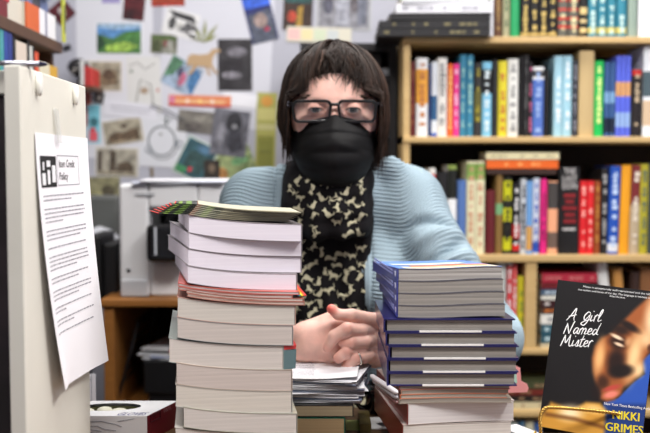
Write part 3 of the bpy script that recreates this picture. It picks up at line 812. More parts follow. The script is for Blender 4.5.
# the lit face in profile, turned down to the right
lay(poly_mask([(652,294),(675,294),(672,344),(651,350),(644,360),(639,374),(633,381),(624,387),(621,394),(614,400),(607,402),(600,399),(597,388),(593,372),(592,358),(595,346),(602,338),(613,332),(622,322),(634,310),(644,301)], 3), (158,88,46))
lay(blob(656,318,10,22,8,.7), (255,224,180))
lay(blob(634,356,6.5,22,12,.9), (250,210,152), .95)
lay(blob(639,370,5,7,20,.8), (252,214,160), .9)
lay(blob(599.5,357,4.6,15,8,.9), (244,190,124), .95)
lay(blob(646,340,6,7,0,.9), (250,208,156), .8)
# dark printed areas: brow, eye hollow, cheek, below the nose, mouth corner
lay(blob(629,326,11,3.6,30,.6), (30,20,18), .97)
lay(blob(621,330,9,5,10,.7), (34,22,20), .9)
lay(blob(618,342,9,7,20,.6), (40,22,18), .93)
lay(blob(616,362,8.5,14,8,.6), (34,20,18), .96)
lay(blob(621,371,12,6.5,-6,.45), (26,18,18), .97)
lay(blob(603,382,6,7,0,.7), (50,28,20), .85)
lay(blob(596,393,5,8,0,.7), (30,20,20), .9)
lay(blob(650,348,2.6,3.4,10,.7), (60,30,22), .8)
# eyelid highlights
lay(blob(617,337,6.5,1.8,26,.6), (250,224,190), .95); lay(blob(619,344.5,5,1.6,22,.6), (244,214,180), .95)
lay(blob(628,342,3,4,20,.8), (226,170,120), .7)
# lips
lay(blob(612,388,8.5,2.5,-16,.6), (186,70,62), .95); lay(blob(611,394.5,7.5,3.4,-14,.6), (232,132,116), .97)
# hand and shoulder at the bottom
lay(poly_mask([(535,440),(540,418),(551,402),(560,405),(572,410),(586,402),(600,403),(606,410),(604,440),(541,440)], 3), (206,150,60))
lay(blob(570,413,11,7,0,.9), (252,232,190), .95); lay(blob(594,409,9,4,10,.9), (250,214,140), .8)
lay(poly_mask([(545,412),(575,417),(606,426),(606,430),(575,421),(545,416)], 2.2), (110,66,30), .8)
vsl = [(BW*U[j, i], BH*V[j, i], .0003) for j in range(NYP+1) for i in range(NXP+1)]
fsl = [(j*(NXP+1)+i, j*(NXP+1)+i+1, (j+1)*(NXP+1)+i+1, (j+1)*(NXP+1)+i) for j in range(NYP) for i in range(NXP)]
pmm = bpy.data.materials.new('printed_cover'); pmm.use_nodes = True
nt = pmm.node_tree; b = nt.nodes['Principled BSDF']; b.inputs['Roughness'].default_value = .6; b.inputs['Specular IOR Level'].default_value = .25
an = nt.nodes.new('ShaderNodeAttribute'); an.attribute_name = 'print'; nt.links.new(an.outputs['Color'], b.inputs['Base Color'])
pic = MB().add(vsl, fsl, pmm)
po = pic.build('cover_picture', db)
ca_ = po.data.color_attributes.new('print', 'FLOAT_COLOR', 'POINT')
cc = C.reshape(-1, 3)/255.0; cc = np.where(cc <= .04045, cc/12.92, ((cc+.055)/1.055)**2.4)
ca_.data.foreach_set('color', np.concatenate([cc, np.ones((len(cc), 1))], 1).astype(np.float32).ravel())
# lettering
pr_ = MB(); title_mb = pr_; wht = mat((244,244,244), .4); yel = mat((226,206,40), .4)
def P(px, py, z=.0006):
    u, v = uv(px, py); return Vector((u*BW, v*BH, z))
def stroke(pts, wd=.0007, mt=None):
    """brush stroke as a flat ribbon through pixel points, smoothed"""
    mt = mt or wht
    pp = [Vector(p) for p in pts]; sm = []
    for i in range(len(pp)-1):
        p0 = pp[max(i-1, 0)]; p1 = pp[i]; p2 = pp[i+1]; p3 = pp[min(i+2, len(pp)-1)]
        for k in range(6):
            t = k/6
            sm.append(.5*((2*p1)+(p2-p0)*t+(2*p0-5*p1+4*p2-p3)*t*t+(3*p1-p0-3*p2+p3)*t**3))
    sm.append(pp[-1]); N = len(sm); vs = []
    for i, p in enumerate(sm):
        t = (sm[min(i+1, N-1)]-sm[max(i-1, 0)]); t.normalize() if t.length > 0 else None
        n = Vector((-t.y, t.x)); q = P(p.x, p.y); k = .55+.45*math.sin(math.pi*min(1, (i+.5)/N*1.05))
        nn = Vector((n.x, -n.y, 0)).normalized()
        a = wd*k*1.0; vs += [(q.x+nn.x*a, q.y+nn.y*a, .0006), (q.x-nn.x*a, q.y-nn.y*a, .0006)]
    pr_.add(vs, [(2*i, 2*i+2, 2*i+3, 2*i+1) for i in range(N-1)], mt)
def S(ox, oy, sx, sy, letters):
    for pts in letters: stroke([(ox+x*sx-y*sy*-.18*0+(-y)*0, oy+y*sy+x*sx*.06) for x, y in pts])
# hand-drawn script letters on a unit body: x right, y down, 0 = x-height top, 1 = baseline
G = {
 'A': (1.7, [[(0,1.05),(.5,.3),(1.05,-.75),(1.1,-.2),(1.05,.6),(1.2,1.05)],[(.2,.45),(.8,.3),(1.35,.15)]]),
 'g': (1.0, [[(.8,.1),(.45,0),(.1,.4),(.3,.75),(.75,.2)],[(.8,.05),(.7,.8),(.4,1.6),(-.1,1.5),(.2,1.0),(.95,.7)]]),
 'G': (1.2, [[(.95,-.15),(.55,-.35),(.1,.3),(.3,.85),(.85,.1)],[(.95,-.1),(.8,.9),(.35,1.6),(-.15,1.4),(.3,1.0),(1.1,.75)]]),
 'i': (.55, [[(.1,.1),(.05,.9),(.45,.75)],[(.2,-.45),(.28,-.5)]]),
 'r': (.65, [[(.1,.1),(.05,1.0)],[(.05,.5),(.35,.0),(.6,.15)]]),
 'l': (.7, [[(0,.8),(.45,-.4),(.4,-.8),(.15,-.2),(.1,.9),(.6,.7)]]),
 'N': (1.5, [[(.0,1.05),(.25,-.5)],[(.2,-.55),(.8,1.0)],[(.8,1.0),(1.15,-.65),(1.3,-.75)]]),
 'a': (.95, [[(.7,.15),(.3,.1),(.05,.6),(.25,.95),(.65,.3)],[(.7,.1),(.6,.85),(.95,.8)]]),
 'm': (1.35, [[(.1,.15),(.0,1.0)],[(.05,.5),(.35,.05),(.5,.3),(.4,1.0)],[(.45,.5),(.8,.05),(.95,.35),(.85,.9),(1.3,.8)]]),
 'e': (.8, [[(.1,.6),(.5,.4),(.5,.1),(.2,.15),(.05,.6),(.25,.95),(.75,.75)]]),
 'd': (1.0, [[(.65,.3),(.3,.15),(.05,.6),(.25,.95),(.6,.5),(.95,-.8)],[(.8,-.3),(.65,.7),(.95,.9)]]),
 'M': (1.8, [[(0,1.05),(.35,-.6)],[(.35,-.6),(.65,.55),(1.15,-.7)],[(1.15,-.7),(1.2,.6),(1.4,1.0),(1.7,.8)]]),
 's': (.65, [[(.0,.8),(.35,.05),(.4,.5),(.3,.95),(.0,.85)],[(.3,.95),(.6,.8)]]),
 't': (.7, [[(.4,-.65),(.15,.7),(.3,1.0),(.6,.8)],[(0,.0),(.7,-.15)]]),
}
def script(word, ox, oy, k, kx):
    x = 0
    for ch in word:
        if ch == ' ': x += .9; continue
        w_, st = G[ch]
        for pts in st:
            stroke([(ox+(x+a-(b-1)*.28)*kx, oy+(b-1)*k+(x+a)*kx*.06) for a, b in pts], .00072)
        x += w_*.93
script('A Girl', 566.5, 320, 6.8, 6.5)
script('Named', 563.5, 333.4, 6.8, 6.6)
script('Mister', 560.5, 345.6, 6.8, 6.5)
def line_text(s, px, py, px2, size_px, mt, z=.0006, align='LEFT', bold=0):
    a = P(px, py, z); b = P(px2, py+(px2-px)*.118, z); w_ = (b-a).length
    h_ = size_px/147*BH
    vs, fs, tw = text_polys(s, 1)
    M_ = frame(a, (b-a), Vector((0,0,1)).cross(b-a))
    pr_.add([(x*w_/tw, y*h_/.72, 0) for x, y, zz in vs], fs, mt, M_)
    if bold: pr_.add([(x*w_/tw+bold, y*h_/.72, .0001) for x, y, zz in vs], fs, mt, M_)
pr_ = MB(); quote_mb = pr_
line_text('Mister is exceptionally well-represented and the relationship', 583, 287.3, 661, 1.9, wht)
line_text('the realism and issues of the day. The language is intimate and engaging', 578, 290.3, 664, 1.9, wht)
line_text('-Kliatt Reviews', 609, 296.7, 625, 1.7, wht)
pr_ = MB(); author_mb = pr_
line_text('New York Times Bestselling Author', 604, 404.6, 653, 2.4, wht)
line_text('NIKKI', 611.5, 418.2, 638, 8.2, yel, bold=.0007)
line_text('GRIMES', 604.5, 430.2, 642, 8.2, yel, bold=.0007)
title_mb.build('title_lettering', db); quote_mb.build('quote_lettering', db); author_mb.build('author_lettering', db)

# gold twisted wire stand
st = empty('book_stand', Vector((BL.x+.05, BL.y, CT)), 'gold twisted wire easel holding the black-covered paperback', 'book stand')
si = st.matrix_world.inverted()
gold = mat((206,170,92), .25, .9)
def rope(pts, r=.0014, parts=None):
    # resample, then two strands winding round each other
    pp = [Vector(p) for p in pts]; sm = []
    for i in range(len(pp)-1):
        p0 = pp[max(i-1, 0)]; p1 = pp[i]; p2 = pp[i+1]; p3 = pp[min(i+2, len(pp)-1)]
        n = max(4, int((p2-p1).length/.0012))
        for k in range(n):
            t = k/n; sm.append(.5*((2*p1)+(p2-p0)*t+(2*p0-5*p1+4*p2-p3)*t*t+(3*p1-p0-3*p2+p3)*t**3))
    sm.append(pp[-1]); out = MB()
    for ph in (0, math.pi):
        q = []; s = 0; prev = sm[0]
        for i, p in enumerate(sm):
            s += (p-prev).length; prev = p
            t = (sm[min(i+1, len(sm)-1)]-sm[max(i-1, 0)]).normalized()
            u = t.cross(Vector((.1, .9, .3))).normalized(); w_ = t.cross(u); a = s/.0042*math.pi+ph
            q.append(si @ (p+(u*math.cos(a)+w_*math.sin(a))*r*.9))
        out.tube(q, r, gold, 6)
    return out
fr = 1.145
ledge = [at(541, 455, fr), at(540.5, 432, fr), at(540, 417, fr), at(544, 409, fr), at(552, 407.5, fr), at(575, 409, fr), at(600, 411.5, fr), at(618, 414, fr), at(624, 418, fr), at(626, 432, fr), at(628, 455, fr)]
rope(ledge, .0014).build('front_loop', st, smooth=True)
for sx in (541, 628):
    a = at(sx, 455, fr); b = Vector((a.x+(.02 if sx < 600 else -.02), 1.262, CT+.002))
    rope([a, Vector((a.x, fr+.01, CT+.0025)), Vector((a.x, 1.2, CT+.0025)), b], .0011).build('foot', st, smooth=True)
a = Vector((at(562,455,fr).x, 1.262, CT+.0025)); b = Vector((at(612,455,fr).x, 1.262, CT+.0025)); m_ = (a+b)/2
rope([a, a.lerp(m_, .5)+Vector((0,.01,.06)), m_+Vector((0,.012,.13)), b.lerp(m_, .5)+Vector((0,.01,.06)), b], .0011).build('back_rest', st, smooth=True)
# ---------------------------------------------------------------- glove box at the left
C0 = at(147, 416, 1.22); zt = C0.z; hb = zt-CT
ang = R(-33)
# side goes from the near corner back to px 178,y 402
Bk = at(178, 401, 1.30); ang = math.atan2(Bk.y-C0.y, Bk.x-C0.x)   # direction of the red side
dx = Vector((math.cos(ang), math.sin(ang), 0)); dyv = Vector((-math.sin(ang), math.cos(ang), 0)) # dyv points back-left
gs = (Bk-C0).length
gb = empty('glove_box', Matrix(((dx.x, -dyv.x*0+math.cos(R(178)), 0, C0.x), (dx.y, math.sin(R(178)), 0, C0.y), (0, 0, 1, CT), (0, 0, 0, 1))) if False else Matrix.Translation((C0.x, C0.y, CT)),
           'white disposable glove box with oval opening and dark red end, beside the left pile', 'box')
# footprint: near edge runs left from the corner, right side runs back-right
L_ = .125; ne = Vector((-1, .0, 0)).normalized()*L_; se = dx*gs
f0, f1, f2, f3 = Vector((0,0,0)), ne, ne+se, se
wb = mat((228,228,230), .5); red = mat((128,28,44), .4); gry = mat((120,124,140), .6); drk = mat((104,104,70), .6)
body = MB()
def quad(mb, a, b, c, d, mt): mb.add([a, b, c, d], [(0,1,2,3)], mt)
H = Vector((0,0,hb))
quad(body, f1, f0, f0+H, f1+H, wb); quad(body, f0, f3, f3+H, f0+H, red); quad(body, f3, f2, f2+H, f3+H, wb); quad(body, f2, f1, f1+H, f2+H, wb); quad(body, f0, f1, f2, f3, wb)
# top with an oval hole
cx_ = ne*.64+se*.58; n = 28; hole = []
for k in range(n):
    a = 2*math.pi*k/n; hole.append(cx_+ne.normalized()*math.cos(a)*.044+se.normalized()*math.sin(a)*.022)
hole = [Vector((p.x, p.y, 0))+H for p in hole]
rim = []
for p in hole: # radial projection to rectangle
    d = p-H-cx_; best = 1e9
    for a, b in ((f0,f1),(f1,f2),(f2,f3),(f3,f0)):
        e = b-a; den = d.x*e.y-d.y*e.x
        if abs(den) < 1e-12: continue
        t = ((a.x-cx_.x)*e.y-(a.y-cx_.y)*e.x)/den; s = ((a.x-cx_.x)*d.y-(a.y-cx_.y)*d.x)/den
        if t > 0 and -1e-6 <= s <= 1+1e-6: best = min(best, t)
    rim.append(cx_+d*best+H)
for c in (f0, f1, f2, f3): # snap the nearest rim point on each corner
    k = min(range(n), key=lambda i: (rim[i]-H-c).length); rim[k] = c+H
k0 = len(body.v); body.add(hole+rim, [(i, (i+1) % n, n+(i+1) % n, n+i) for i in range(n)], wb)
body.build('carton', gb)
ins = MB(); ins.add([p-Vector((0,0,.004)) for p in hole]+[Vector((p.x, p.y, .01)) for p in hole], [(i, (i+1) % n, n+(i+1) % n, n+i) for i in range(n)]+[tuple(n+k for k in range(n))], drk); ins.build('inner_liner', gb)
gl = MB(); rs = random.Random(4); gm = mat((226,224,204), .6)
for k, (u, v, r_) in enumerate(((.50,.5,.013),(.70,.6,.012),(.85,.5,.010))):
    c = ne*u+se*v+Vector((0,0,hb-.0065))
    pr0 = []
    gl.lathe([(.001,-.006),(r_*.7,-.005),(r_,0),(r_*.8,.004),(r_*.3,.006),(.0005,.0055)], gm, 12, c=c)
go = gl.build('glove', gb, smooth=True)
# print on the box
pt = MB(); ink_b = mat((60,60,130), .5); rd2 = mat((150,40,60), .5)
Mt = frame(f0+H+ne*.36+se*.03+Vector((0,0,.0005)), -ne, se)
add_text(pt, 'GLOVES', .022, ink_b, Mt, squash=.5)
nrm = Vector((0, -1, 0)).normalized()*.0004
def fr_(u, v): return f0+ne*u+Vector((0,0,hb*v))+nrm
# line drawing of a pair of hands pulling on a glove
for pts in ([(.95,.86),(.75,.84),(.60,.78),(.50,.80),(.36,.70),(.28,.60)], [(.95,.70),(.78,.66),(.66,.60),(.55,.62),(.47,.50),(.34,.44)], [(.66,.60),(.62,.48),(.50,.42)], [(.84,.52),(.7,.44),(.58,.34),(.40,.30)], [(.32,.80),(.24,.84),(.14,.90)]):
    pt.tube([fr_(a, b) for a, b in pts], .0003, gry, 4)
sn = Vector((dx.y, -dx.x, 0))*.0005
Ms = frame(f0+se*.50+Vector((0,0,hb*.80))+sn, se, Vector((0,0,1)))
add_text(pt, 'VINYL', .0085, mat((206,150,160), .5), Ms)
for a, b, c, d in ((.1,.70,.4,.95),):
    e = [f0+se*a+H*b+sn, f0+se*c+H*b+sn, f0+se*c+H*d+sn, f0+se*a+H*d+sn]
    for i in range(4): pt.tube([e[i], e[(i+1) % 4]], .0006, mat((70,20,34), .5), 4)
add_text(pt, 'M', .010, mat((70,20,34), .5), frame(f0+se*.16+H*.76+sn, se, Vector((0,0,1))))
pt.build('box_print', gb)

# white card behind the box
cdm = mat((226,226,232), .6)
c_ = at(84, 374, 1.37); o = empty('card', Matrix.Translation((c_.x-.006, 1.37, CT)), 'white card with a thin printed frame standing behind the glove box', 'card')
cw = at(95.5, 374, 1.37).x-c_.x+.006; chh = c_.z-CT
MB().box((cw/2, 0, chh/2), (cw, .0015, chh), cdm).box((cw*.5, -.001, chh*.86), (cw*.5, .0004, .0006), gry).box((cw*.74, -.001, chh*.6), (.0006, .0004, .05), gry).box((cw*.5, .004, .001), (cw*.9, .02, .002), cdm).build('leaf', o)

# ---------------------------------------------------------------- things between the two piles
def flat_book(x0, x1, yt, yb, D, depth, yaw, cov, page, label, spine='R'):
    a = at(x0, yb, D); b = at(x1, yb, D); t = at(x0, yt, D).z-a.z
    return near_book(Vector((a.x, D, a.z)), b.x-a.x, depth, t, yaw, spine, cov, page, label)
zg = at(320, 433, 1.14).z
flat_book(283, 344.5, 418, 436, 1.215, .13, 0, (32,120,96), (176,152,116), 'green hardcover with tan pages between the piles, under the dull cream-edged book')
flat_book(283, 353, 405.5, 416.5, 1.215, .14, 0, (40,40,40), (172,158,130), 'dull cream-edged book carrying the loose white papers between the piles')
# something under the green book, down to the counter
zgb = at(320, 436, 1.215).z
near_book(Vector((at(284,436,1.215).x, 1.217, CT)), .085, .12, zgb-CT-.0005, 0, 'R', (70,60,54), (170,160,140), 'thick book below the green hardcover, resting on the counter', None)
# papers: a loose sheaf on it
rs = random.Random(9); zp = at(320, 405.2, 1.215).z
for k in range(16):
    e = MB(); w_, d_ = .115, .12; cxp = at(322, 390, 1.29).x+rs.uniform(-.006, .006)
    a = R(rs.uniform(-9, 9)+(-6 if k > 10 else 0)); ns = 6; tw = rs.uniform(.000, .006)
    base = .0022*k+.0006
    vs = []
    for j in range(ns+1):
        for i in range(ns+1):
            u = i/ns-.5; v = j/ns-.5
            x = u*w_; y = v*d_
            z_ = base+tw*max(0, u-.1)*2*(1 if k % 2 else .3)+.006*max(0, v)*(k/16)
            vs.append((x*math.cos(a)-y*math.sin(a), x*math.sin(a)+y*math.cos(a), z_))
    q = (ns+1)**2; vs += [(x, y, z_+.0005) for x, y, z_ in vs]
    fs = []
    for j in range(ns):
        for i in range(ns):
            b = j*(ns+1)+i; fs += [(b, b+ns+1, b+ns+2, b+1), (q+b, q+b+1, q+b+ns+2, q+b+ns+1)]
    for i in range(ns):
        for b, c in ((i, i+1), (ns*(ns+1)+i+1, ns*(ns+1)+i), ((i+1)*(ns+1), i*(ns+1)), (i*(ns+1)+ns, (i+1)*(ns+1)+ns)): fs.append((b, c, q+c, q+b))
    pc = (240,240,244) if k % 5 != 2 else (150,160,186)
    e.add(vs, fs, mat(pc, .6))
    if k == 15:
        for i in range(7): e.box((-.03+rs.uniform(-.002,.002), -.045+i*.012, base+.0012+.001), (.05, .0012, .0002), gry)
    o = e.build('paper_sheet', smooth=False); o.location = (cxp, 1.285, zp)
    tag(o, 'printed white paper on top of the untidy sheaf below the clasped hands' if k == 15 else ('loose white paper in the untidy sheaf below the clasped hands' if k % 5 != 2 else ['lowest bluish', 'second bluish', 'third bluish', 'top'][k//5]+' paper in the untidy sheaf below the clasped hands'), 'paper', 'sheaf of papers between the piles')
# yellow-green note and a white sheet lying on the counter
zc_ = CT
nt_ = MB().box((0, 0, .0004), (.030, .05, .0008), mat((206,214,130), .6)); o = nt_.build('sticky_note'); o.location = (at(353, 430, 1.30).x, 1.30, CT+.0002); tag(o, 'yellow-green paper note on the counter right of the green book', 'note')
nt_ = MB().box((0, 0, .0004), (.05, .06, .0008), mat((226,226,226), .6))
nt_.box((.006, -.005, .0009), (.03, .02, .0003), mat((40,40,44), .6), rot=Matrix.Rotation(.5, 3, 'Z')); o = nt_.build('leaflet'); o.location = (at(384, 425, 1.31).x, 1.31, CT+.0002); tag(o, 'white leaflet with a dark picture on the counter before the black mug', 'leaflet')
nt_ = MB().box((0, 0, .006), (.016, .07, .012), mat((110,96,50), .6)); o = nt_.build('wooden_block'); o.location = (at(364.5, 428, 1.30).x, 1.30, CT); tag(o, 'olive-brown strip between the yellow note and the white leaflet', 'block')
# black glossy mug
mg = empty('gadget', Matrix.Translation((at(386, 400, 1.375).x, 1.375, CT)), 'black glossy mug with painted silver reflections, behind the pens by the right pile', 'gadget')  # cup shape standing in for an unidentified black glossy thing
bk2 = mat((16,16,20), .12, coat=.6)
hm = at(386, 383, 1.375).z-CT
MB().lathe([(.026,0),(.030,.004),(.032,hm*.5),(.031,hm),(.028,hm),(.027,hm*.5),(.025,.006),(.001,.005)], bk2, 32).build('body', mg, smooth=True)
MB().tube([(-.029,-.012,hm*.78),(-.043,-.018,hm*.72),(-.048,-.02,hm*.45),(-.04,-.017,hm*.25),(-.028,-.012,hm*.22)], .004, bk2, 10).build('handle', mg, smooth=True)
em = MB()
for (dx_, dz_, s_) in ((0,0,.008),(.003,.004,.004),(-.004,-.003,.004)):
    a = -1.85+dx_*30
    em.box((.0322*math.cos(a), .0322*math.sin(a), hm*.5+dz_), (s_, .0008, s_*.6), mat((170,176,186), .4), rot=Matrix.Rotation(a+math.pi/2, 3, 'Z'))
em.build('mark', mg)  # pale patches put the silver reflections into the surface colour
# pens by the right pile
for i, (c, l) in enumerate(((( 200,196,200), 'pale grey pen, uppermost of those leaning by the right pile'), ((140,136,140), 'grey pen below the pale one leaning by the right pile'), ((96,62,60), 'dark red-brown pen, lowest of those leaning by the right pile'))):
    a = at(371+i, 375.5+i*3.4, 1.335); b = at(398, 391+i*4, 1.10); 
    a = at(371+i*2.5, 375.5+i*4.5, 1.16); b = at(397.5, 393+i*5, 1.075); b.x = min(b.x, at(397.5,300,1.08).x)
    q = MB().tube([(0,0,0), (b-a)*.06, (b-a)*.94, (b-a)], [.0015,.0034,.0034,.001], mat(c, .3), 10)
    o = q.build('pen', smooth=True); o.location = a; tag(o, l, 'pen')
# pink and green tag card by the hardcovers, right
pk = empty('card', Matrix.Translation(at(518, 392, 1.33)), 'pink and pale green shaped card sticking out right of the navy hardcovers', 'card')
pc = MB(); pkm = mat((226,150,150), .5); gn = mat((170,206,190), .5)
def loc(px, py): q = at(px, py, 1.33)-at(518, 392, 1.33); return (q.x, q.z)
poly = [loc(*p) for p in ((500,364),(514,365),(520,368),(521,381),(527,384),(528.5,388),(527,392),(500,393))]
Mz = Matrix.Rotation(R(90), 4, 'X')
pc.prism([(x, z) for x, z in poly], -.001, .001, pkm, Mz)
pc.prism([loc(*p) for p in ((512,368),(516,369),(517,383),(512,383))], .001, .0014, gn, Mz)
pc.build('leaf', pk)
MB().box((-.02, .0, (CT-at(518,392,1.33).z)/2), (.008, .003, at(518,392,1.33).z-CT), pkm).build('stick', pk)
# floor-side white corner under the right pile at lower right
o = MB().box((0,0,.0005), (.03,.06,.001), mat((230,230,232), .6), rot=Matrix.Rotation(.5, 3, 'Z')).build('paper_sheet'); o.location = (at(522, 430, 1.27).x, 1.27, CT+.0002); tag(o, 'white paper corner on the counter right of the right pile', 'paper')

# ---------------------------------------------------------------- desk cabinet, printer and clutter behind, left
KD = 2.12
kx0 = at(103, 300, KD).x; kx1 = -.085; kz = at(140, 299, KD).z; kzi = at(140, 306, KD).z
kc = empty('open_cabinet', Matrix.Translation(((kx0+kx1)/2, KD+.27, 0)), 'orange-brown wooden open cabinet carrying the white printer', 'cabinet')
ow = wood_mat((168,112,52), (132,82,34), 'orange_wood'); ki = kc.matrix_world.inverted()
MB().box(ki @ Vector(((kx0+kx1)/2, KD+.27, (kz+kzi)/2)), (kx1-kx0+.01, .56, kz-kzi), ow).build('top', kc, bevel=.002)
uw = at(113.5, 300, KD).x-kx0
for xx in (kx0+uw/2, kx1-uw/2): MB().box(ki @ Vector((xx, KD+.27, kzi/2)), (uw, .54, kzi), ow).build('side', kc, bevel=.002)
MB().box(ki @ Vector(((kx0+kx1)/2, KD+.53, kzi/2)), (kx1-kx0-2*uw, .012, kzi), mat((40,28,22), .8)).build('back', kc)
zsh = at(140, 415, KD).z
MB().box(ki @ Vector(((kx0+kx1)/2, KD+.28, zsh-.009)), (kx1-kx0-2*uw, .48, .018), ow).build('shelf', kc)
# wire file rack inside with slanting side and papers
fr0 = at(117, 408, KD+.04)
rk = empty('wire_file_rack', Matrix.Translation((at(140,400,KD+.1).x, KD+.1, zsh)), 'black wire file rack with slanted side inside the open cabinet', 'rack')
rki = rk.matrix_world.inverted(); bw = mat((22,22,24), .35)
q = MB()
for t in range(9):
    a = at(116+t*.3, 405-t*10.5, KD+.05); b = Vector((a.x+.005, KD+.3, a.z)); a.x = at(116, 405, KD+.05).x+.0085*t*.75; b.x = a.x
    q.tube([rki @ a, rki @ b], .0018, bw, 6)
a = rki @ at(116, 407, KD+.05); b = rki @ (at(116, 407, KD+.05)+Vector((.055, 0, at(0,322,KD).z-at(0,407,KD).z)))
q.tube([a, b], .004, bw, 8); q.tube([a+Vector((0,.25,0)), b+Vector((0,.25,0))], .004, bw, 8); q.tube([b, b+Vector((0,.25,0))], .004, bw, 8)
q.build('slanted_side', rk)
# boxes of the rack: two dark trays
for yt, yb in ((366, 400),):
    z0 = at(0, yb, KD).z; z1 = at(0, yt, KD).z
    c = rki @ Vector(((at(134,0,KD).x+at(186,0,KD).x)/2, KD+.17, (z0+z1)/2))
    MB().box(c, (at(186,0,KD).x-at(134,0,KD).x, .22, z1-z0), bw).build('tray', rk, bevel=.003)
MB().box(rki @ Vector(((at(134,0,KD).x+at(186,0,KD).x)/2, KD+.17, (at(0,400,KD).z+zsh)/2)), (.10, .2, at(0,400,KD).z-zsh), bw).build('foot', rk)
zt_ = at(0, 366, KD).z; cxx = (at(134,0,KD).x+at(184,0,KD).x)/2
for k, (c, l, dxx) in enumerate((((226,228,234), 'white papers lying lowest in the file rack tray inside the cabinet', 0), ((150,160,190), 'blue-grey folder on the papers inside the cabinet', .006), ((230,232,236), 'white sheet fanned over the folder inside the cabinet', -.008), ((226,206,40), 'yellow folder edge in the tray inside the cabinet', .014), ((180,40,40), 'red folder on top in the tray inside the cabinet', .018), ((232,232,236), 'tilted white sheet at the left of the tray inside the cabinet', -.012))):
    wd = .11 if k < 3 else .07
    e = MB().box((0,0,.002), (wd, .18, .004), mat(c, .6)); o = e.build('paper_folder')
    o.location = (cxx+dxx+(.02 if k in (3,4) else 0), KD+.16, zt_+.0045*k+.0006*0); o.rotation_euler = (0, 0, R((-6,4,-9,5,0,-14)[k]))
    tag(o, l, 'papers', 'papers in the cabinet tray')
# printer
pd = KD+.03
pa = at(120, 299, pd); px1 = at(226, 299, pd).x; zt0 = kz; zt1 = at(130, 184, pd).z
pr = empty('printer', Matrix.Translation(((pa.x+px1)/2, pd+.19, kz)), 'white office printer with a black curved paper tray on the wooden cabinet', 'printer')
pi_ = pr.matrix_world.inverted(); pw = mat((224,224,226), .35); pg = mat((186,188,192), .4); pb_ = mat((18,18,20), .22, coat=.4)
q = MB()
xL = pa.x; xc = at(146, 0, pd).x; xR = px1; xr0 = at(196, 0, pd).x
q.box(pi_ @ Vector(((xL+xc)/2, pd+.18, (zt0+zt1)/2)), (xc-xL, .36, zt1-zt0), pw)
q.box(pi_ @ Vector(((xr0+xR)/2, pd+.18, (zt0+zt1)/2)), (xR-xr0, .36, zt1-zt0), pw)
za = at(0, 208, pd).z; zb_ = at(0, 262, pd).z
q.box(pi_ @ Vector(((xc+xr0)/2, pd+.18, (za+zt1)/2)), (xr0-xc, .36, zt1-za), pw)
q.box(pi_ @ Vector(((xc+xr0)/2, pd+.18, (zt0+zb_)/2)), (xr0-xc, .34, zb_-zt0), pw)
q.build('housing', pr, bevel=.008, segs=3)
MB().box(pi_ @ Vector(((xc+xr0)/2, pd+.25, (za+zb_)/2)), (xr0-xc, .2, za-zb_), pb_).build('recess', pr)
x0_, x1_ = at(148, 0, pd).x, at(192, 0, pd).x
za2, zb2 = at(0, 223, pd).z, at(0, 260, pd).z
MB().box(pi_ @ Vector(((x0_+x1_)/2, pd-.025, (za2+zb2)/2)), (x1_-x0_, .07, za2-zb2), pb_).build('paper_tray', pr, bevel=.012, segs=4)
MB().box(pi_ @ Vector((at(153,0,pd-.06).x, pd-.0605, (za2+zb2)/2+.006)), (.004, .003, .065), mat((210,214,222), .3)).build('tray_strip', pr)
MB().box(pi_ @ Vector(((xL+at(162,0,pd).x)/2+.01, pd-.0035, at(0,194,pd).z)), (.045, .003, .006), pg).build('brand_plate', pr)
MB().box(pi_ @ Vector((at(127,0,pd).x-.004, pd-.002, at(0,270,pd).z)), (.009, .004, .006), pb_).build('button', pr)
MB().box(pi_ @ Vector(((xL+xc)/2, pd-.003, at(0,288,pd).z)), (xc-xL-.006, .006, .04), pg).build('lower_cover', pr, bevel=.003)
# papers on the printer
for k, (c, dx_, a, l) in enumerate((((228,230,240), -.01, 3, 'white paper hanging over the printer lid, lowest'), ((206,210,226), .01, -5, 'bluish paper on the printer lid'), ((238,238,244), .0, 7, 'white paper on the printer, topmost and slanting'))):
    e = MB().box((0,0,.0012), (.22, .28, .0024), mat(c, .6)); o = e.build('paper_sheet'); o.location = (at(178,0,pd).x+dx_, pd+.13, zt1+.001+.0027*k); o.rotation_euler = (0,0,R(a))
    tag(o, l, 'paper')
# dark clutter left of the printer
def clutter(name, x0, x1, yt, yb, D, dep, c, label, cat, rough=.5, bev=.008, zbase=None):
    a = at(x0, yb, D); b = at(x1, yb, D); zt = at(x0, yt, D).z; z0 = zbase if zbase is not None else a.z
    e = MB().box((0,0,(zt-z0)/2), (b.x-a.x, dep, zt-z0), mat(c, rough)); o = e.build(name, bevel=bev); o.location = ((a.x+b.x)/2, D+dep/2, z0); return tag(o, label, cat)
ld = 2.2
dsk = empty('side_desk', Matrix.Translation((-.85, ld+.2, 0)), 'dark side desk at the left behind the off-white unit', 'desk')
dzk = at(100, 302, ld).z
MB().box((0,0,dzk-.012), (.58,.5,.024), mat((70,54,44), .5)).build('desk_top', dsk)
for sx in (-.26,.26):
    for sy in (-.22,.22): MB().box((sx,sy,(dzk-.024)/2), (.03,.03,dzk-.024), mat((50,40,36), .5)).build('leg', dsk)
clutter('speaker_box', 86, 101, 235, 300, ld, .16, (24,24,26), 'black box-shaped device left of the printer, taller of two', 'device', zbase=dzk)
clutter('speaker_box', 103, 117, 243, 300, ld+.02, .14, (30,30,32), 'black box-shaped device against the printer, lower of two', 'device', zbase=dzk)
e = MB(); e.lathe([(.02,0),(.05,.005),(.065,.02),(.07,.04),(.06,.055),(.03,.066),(.002,.07)], mat((196,198,204), .4), 28); o = e.build('dome_lid', smooth=True)
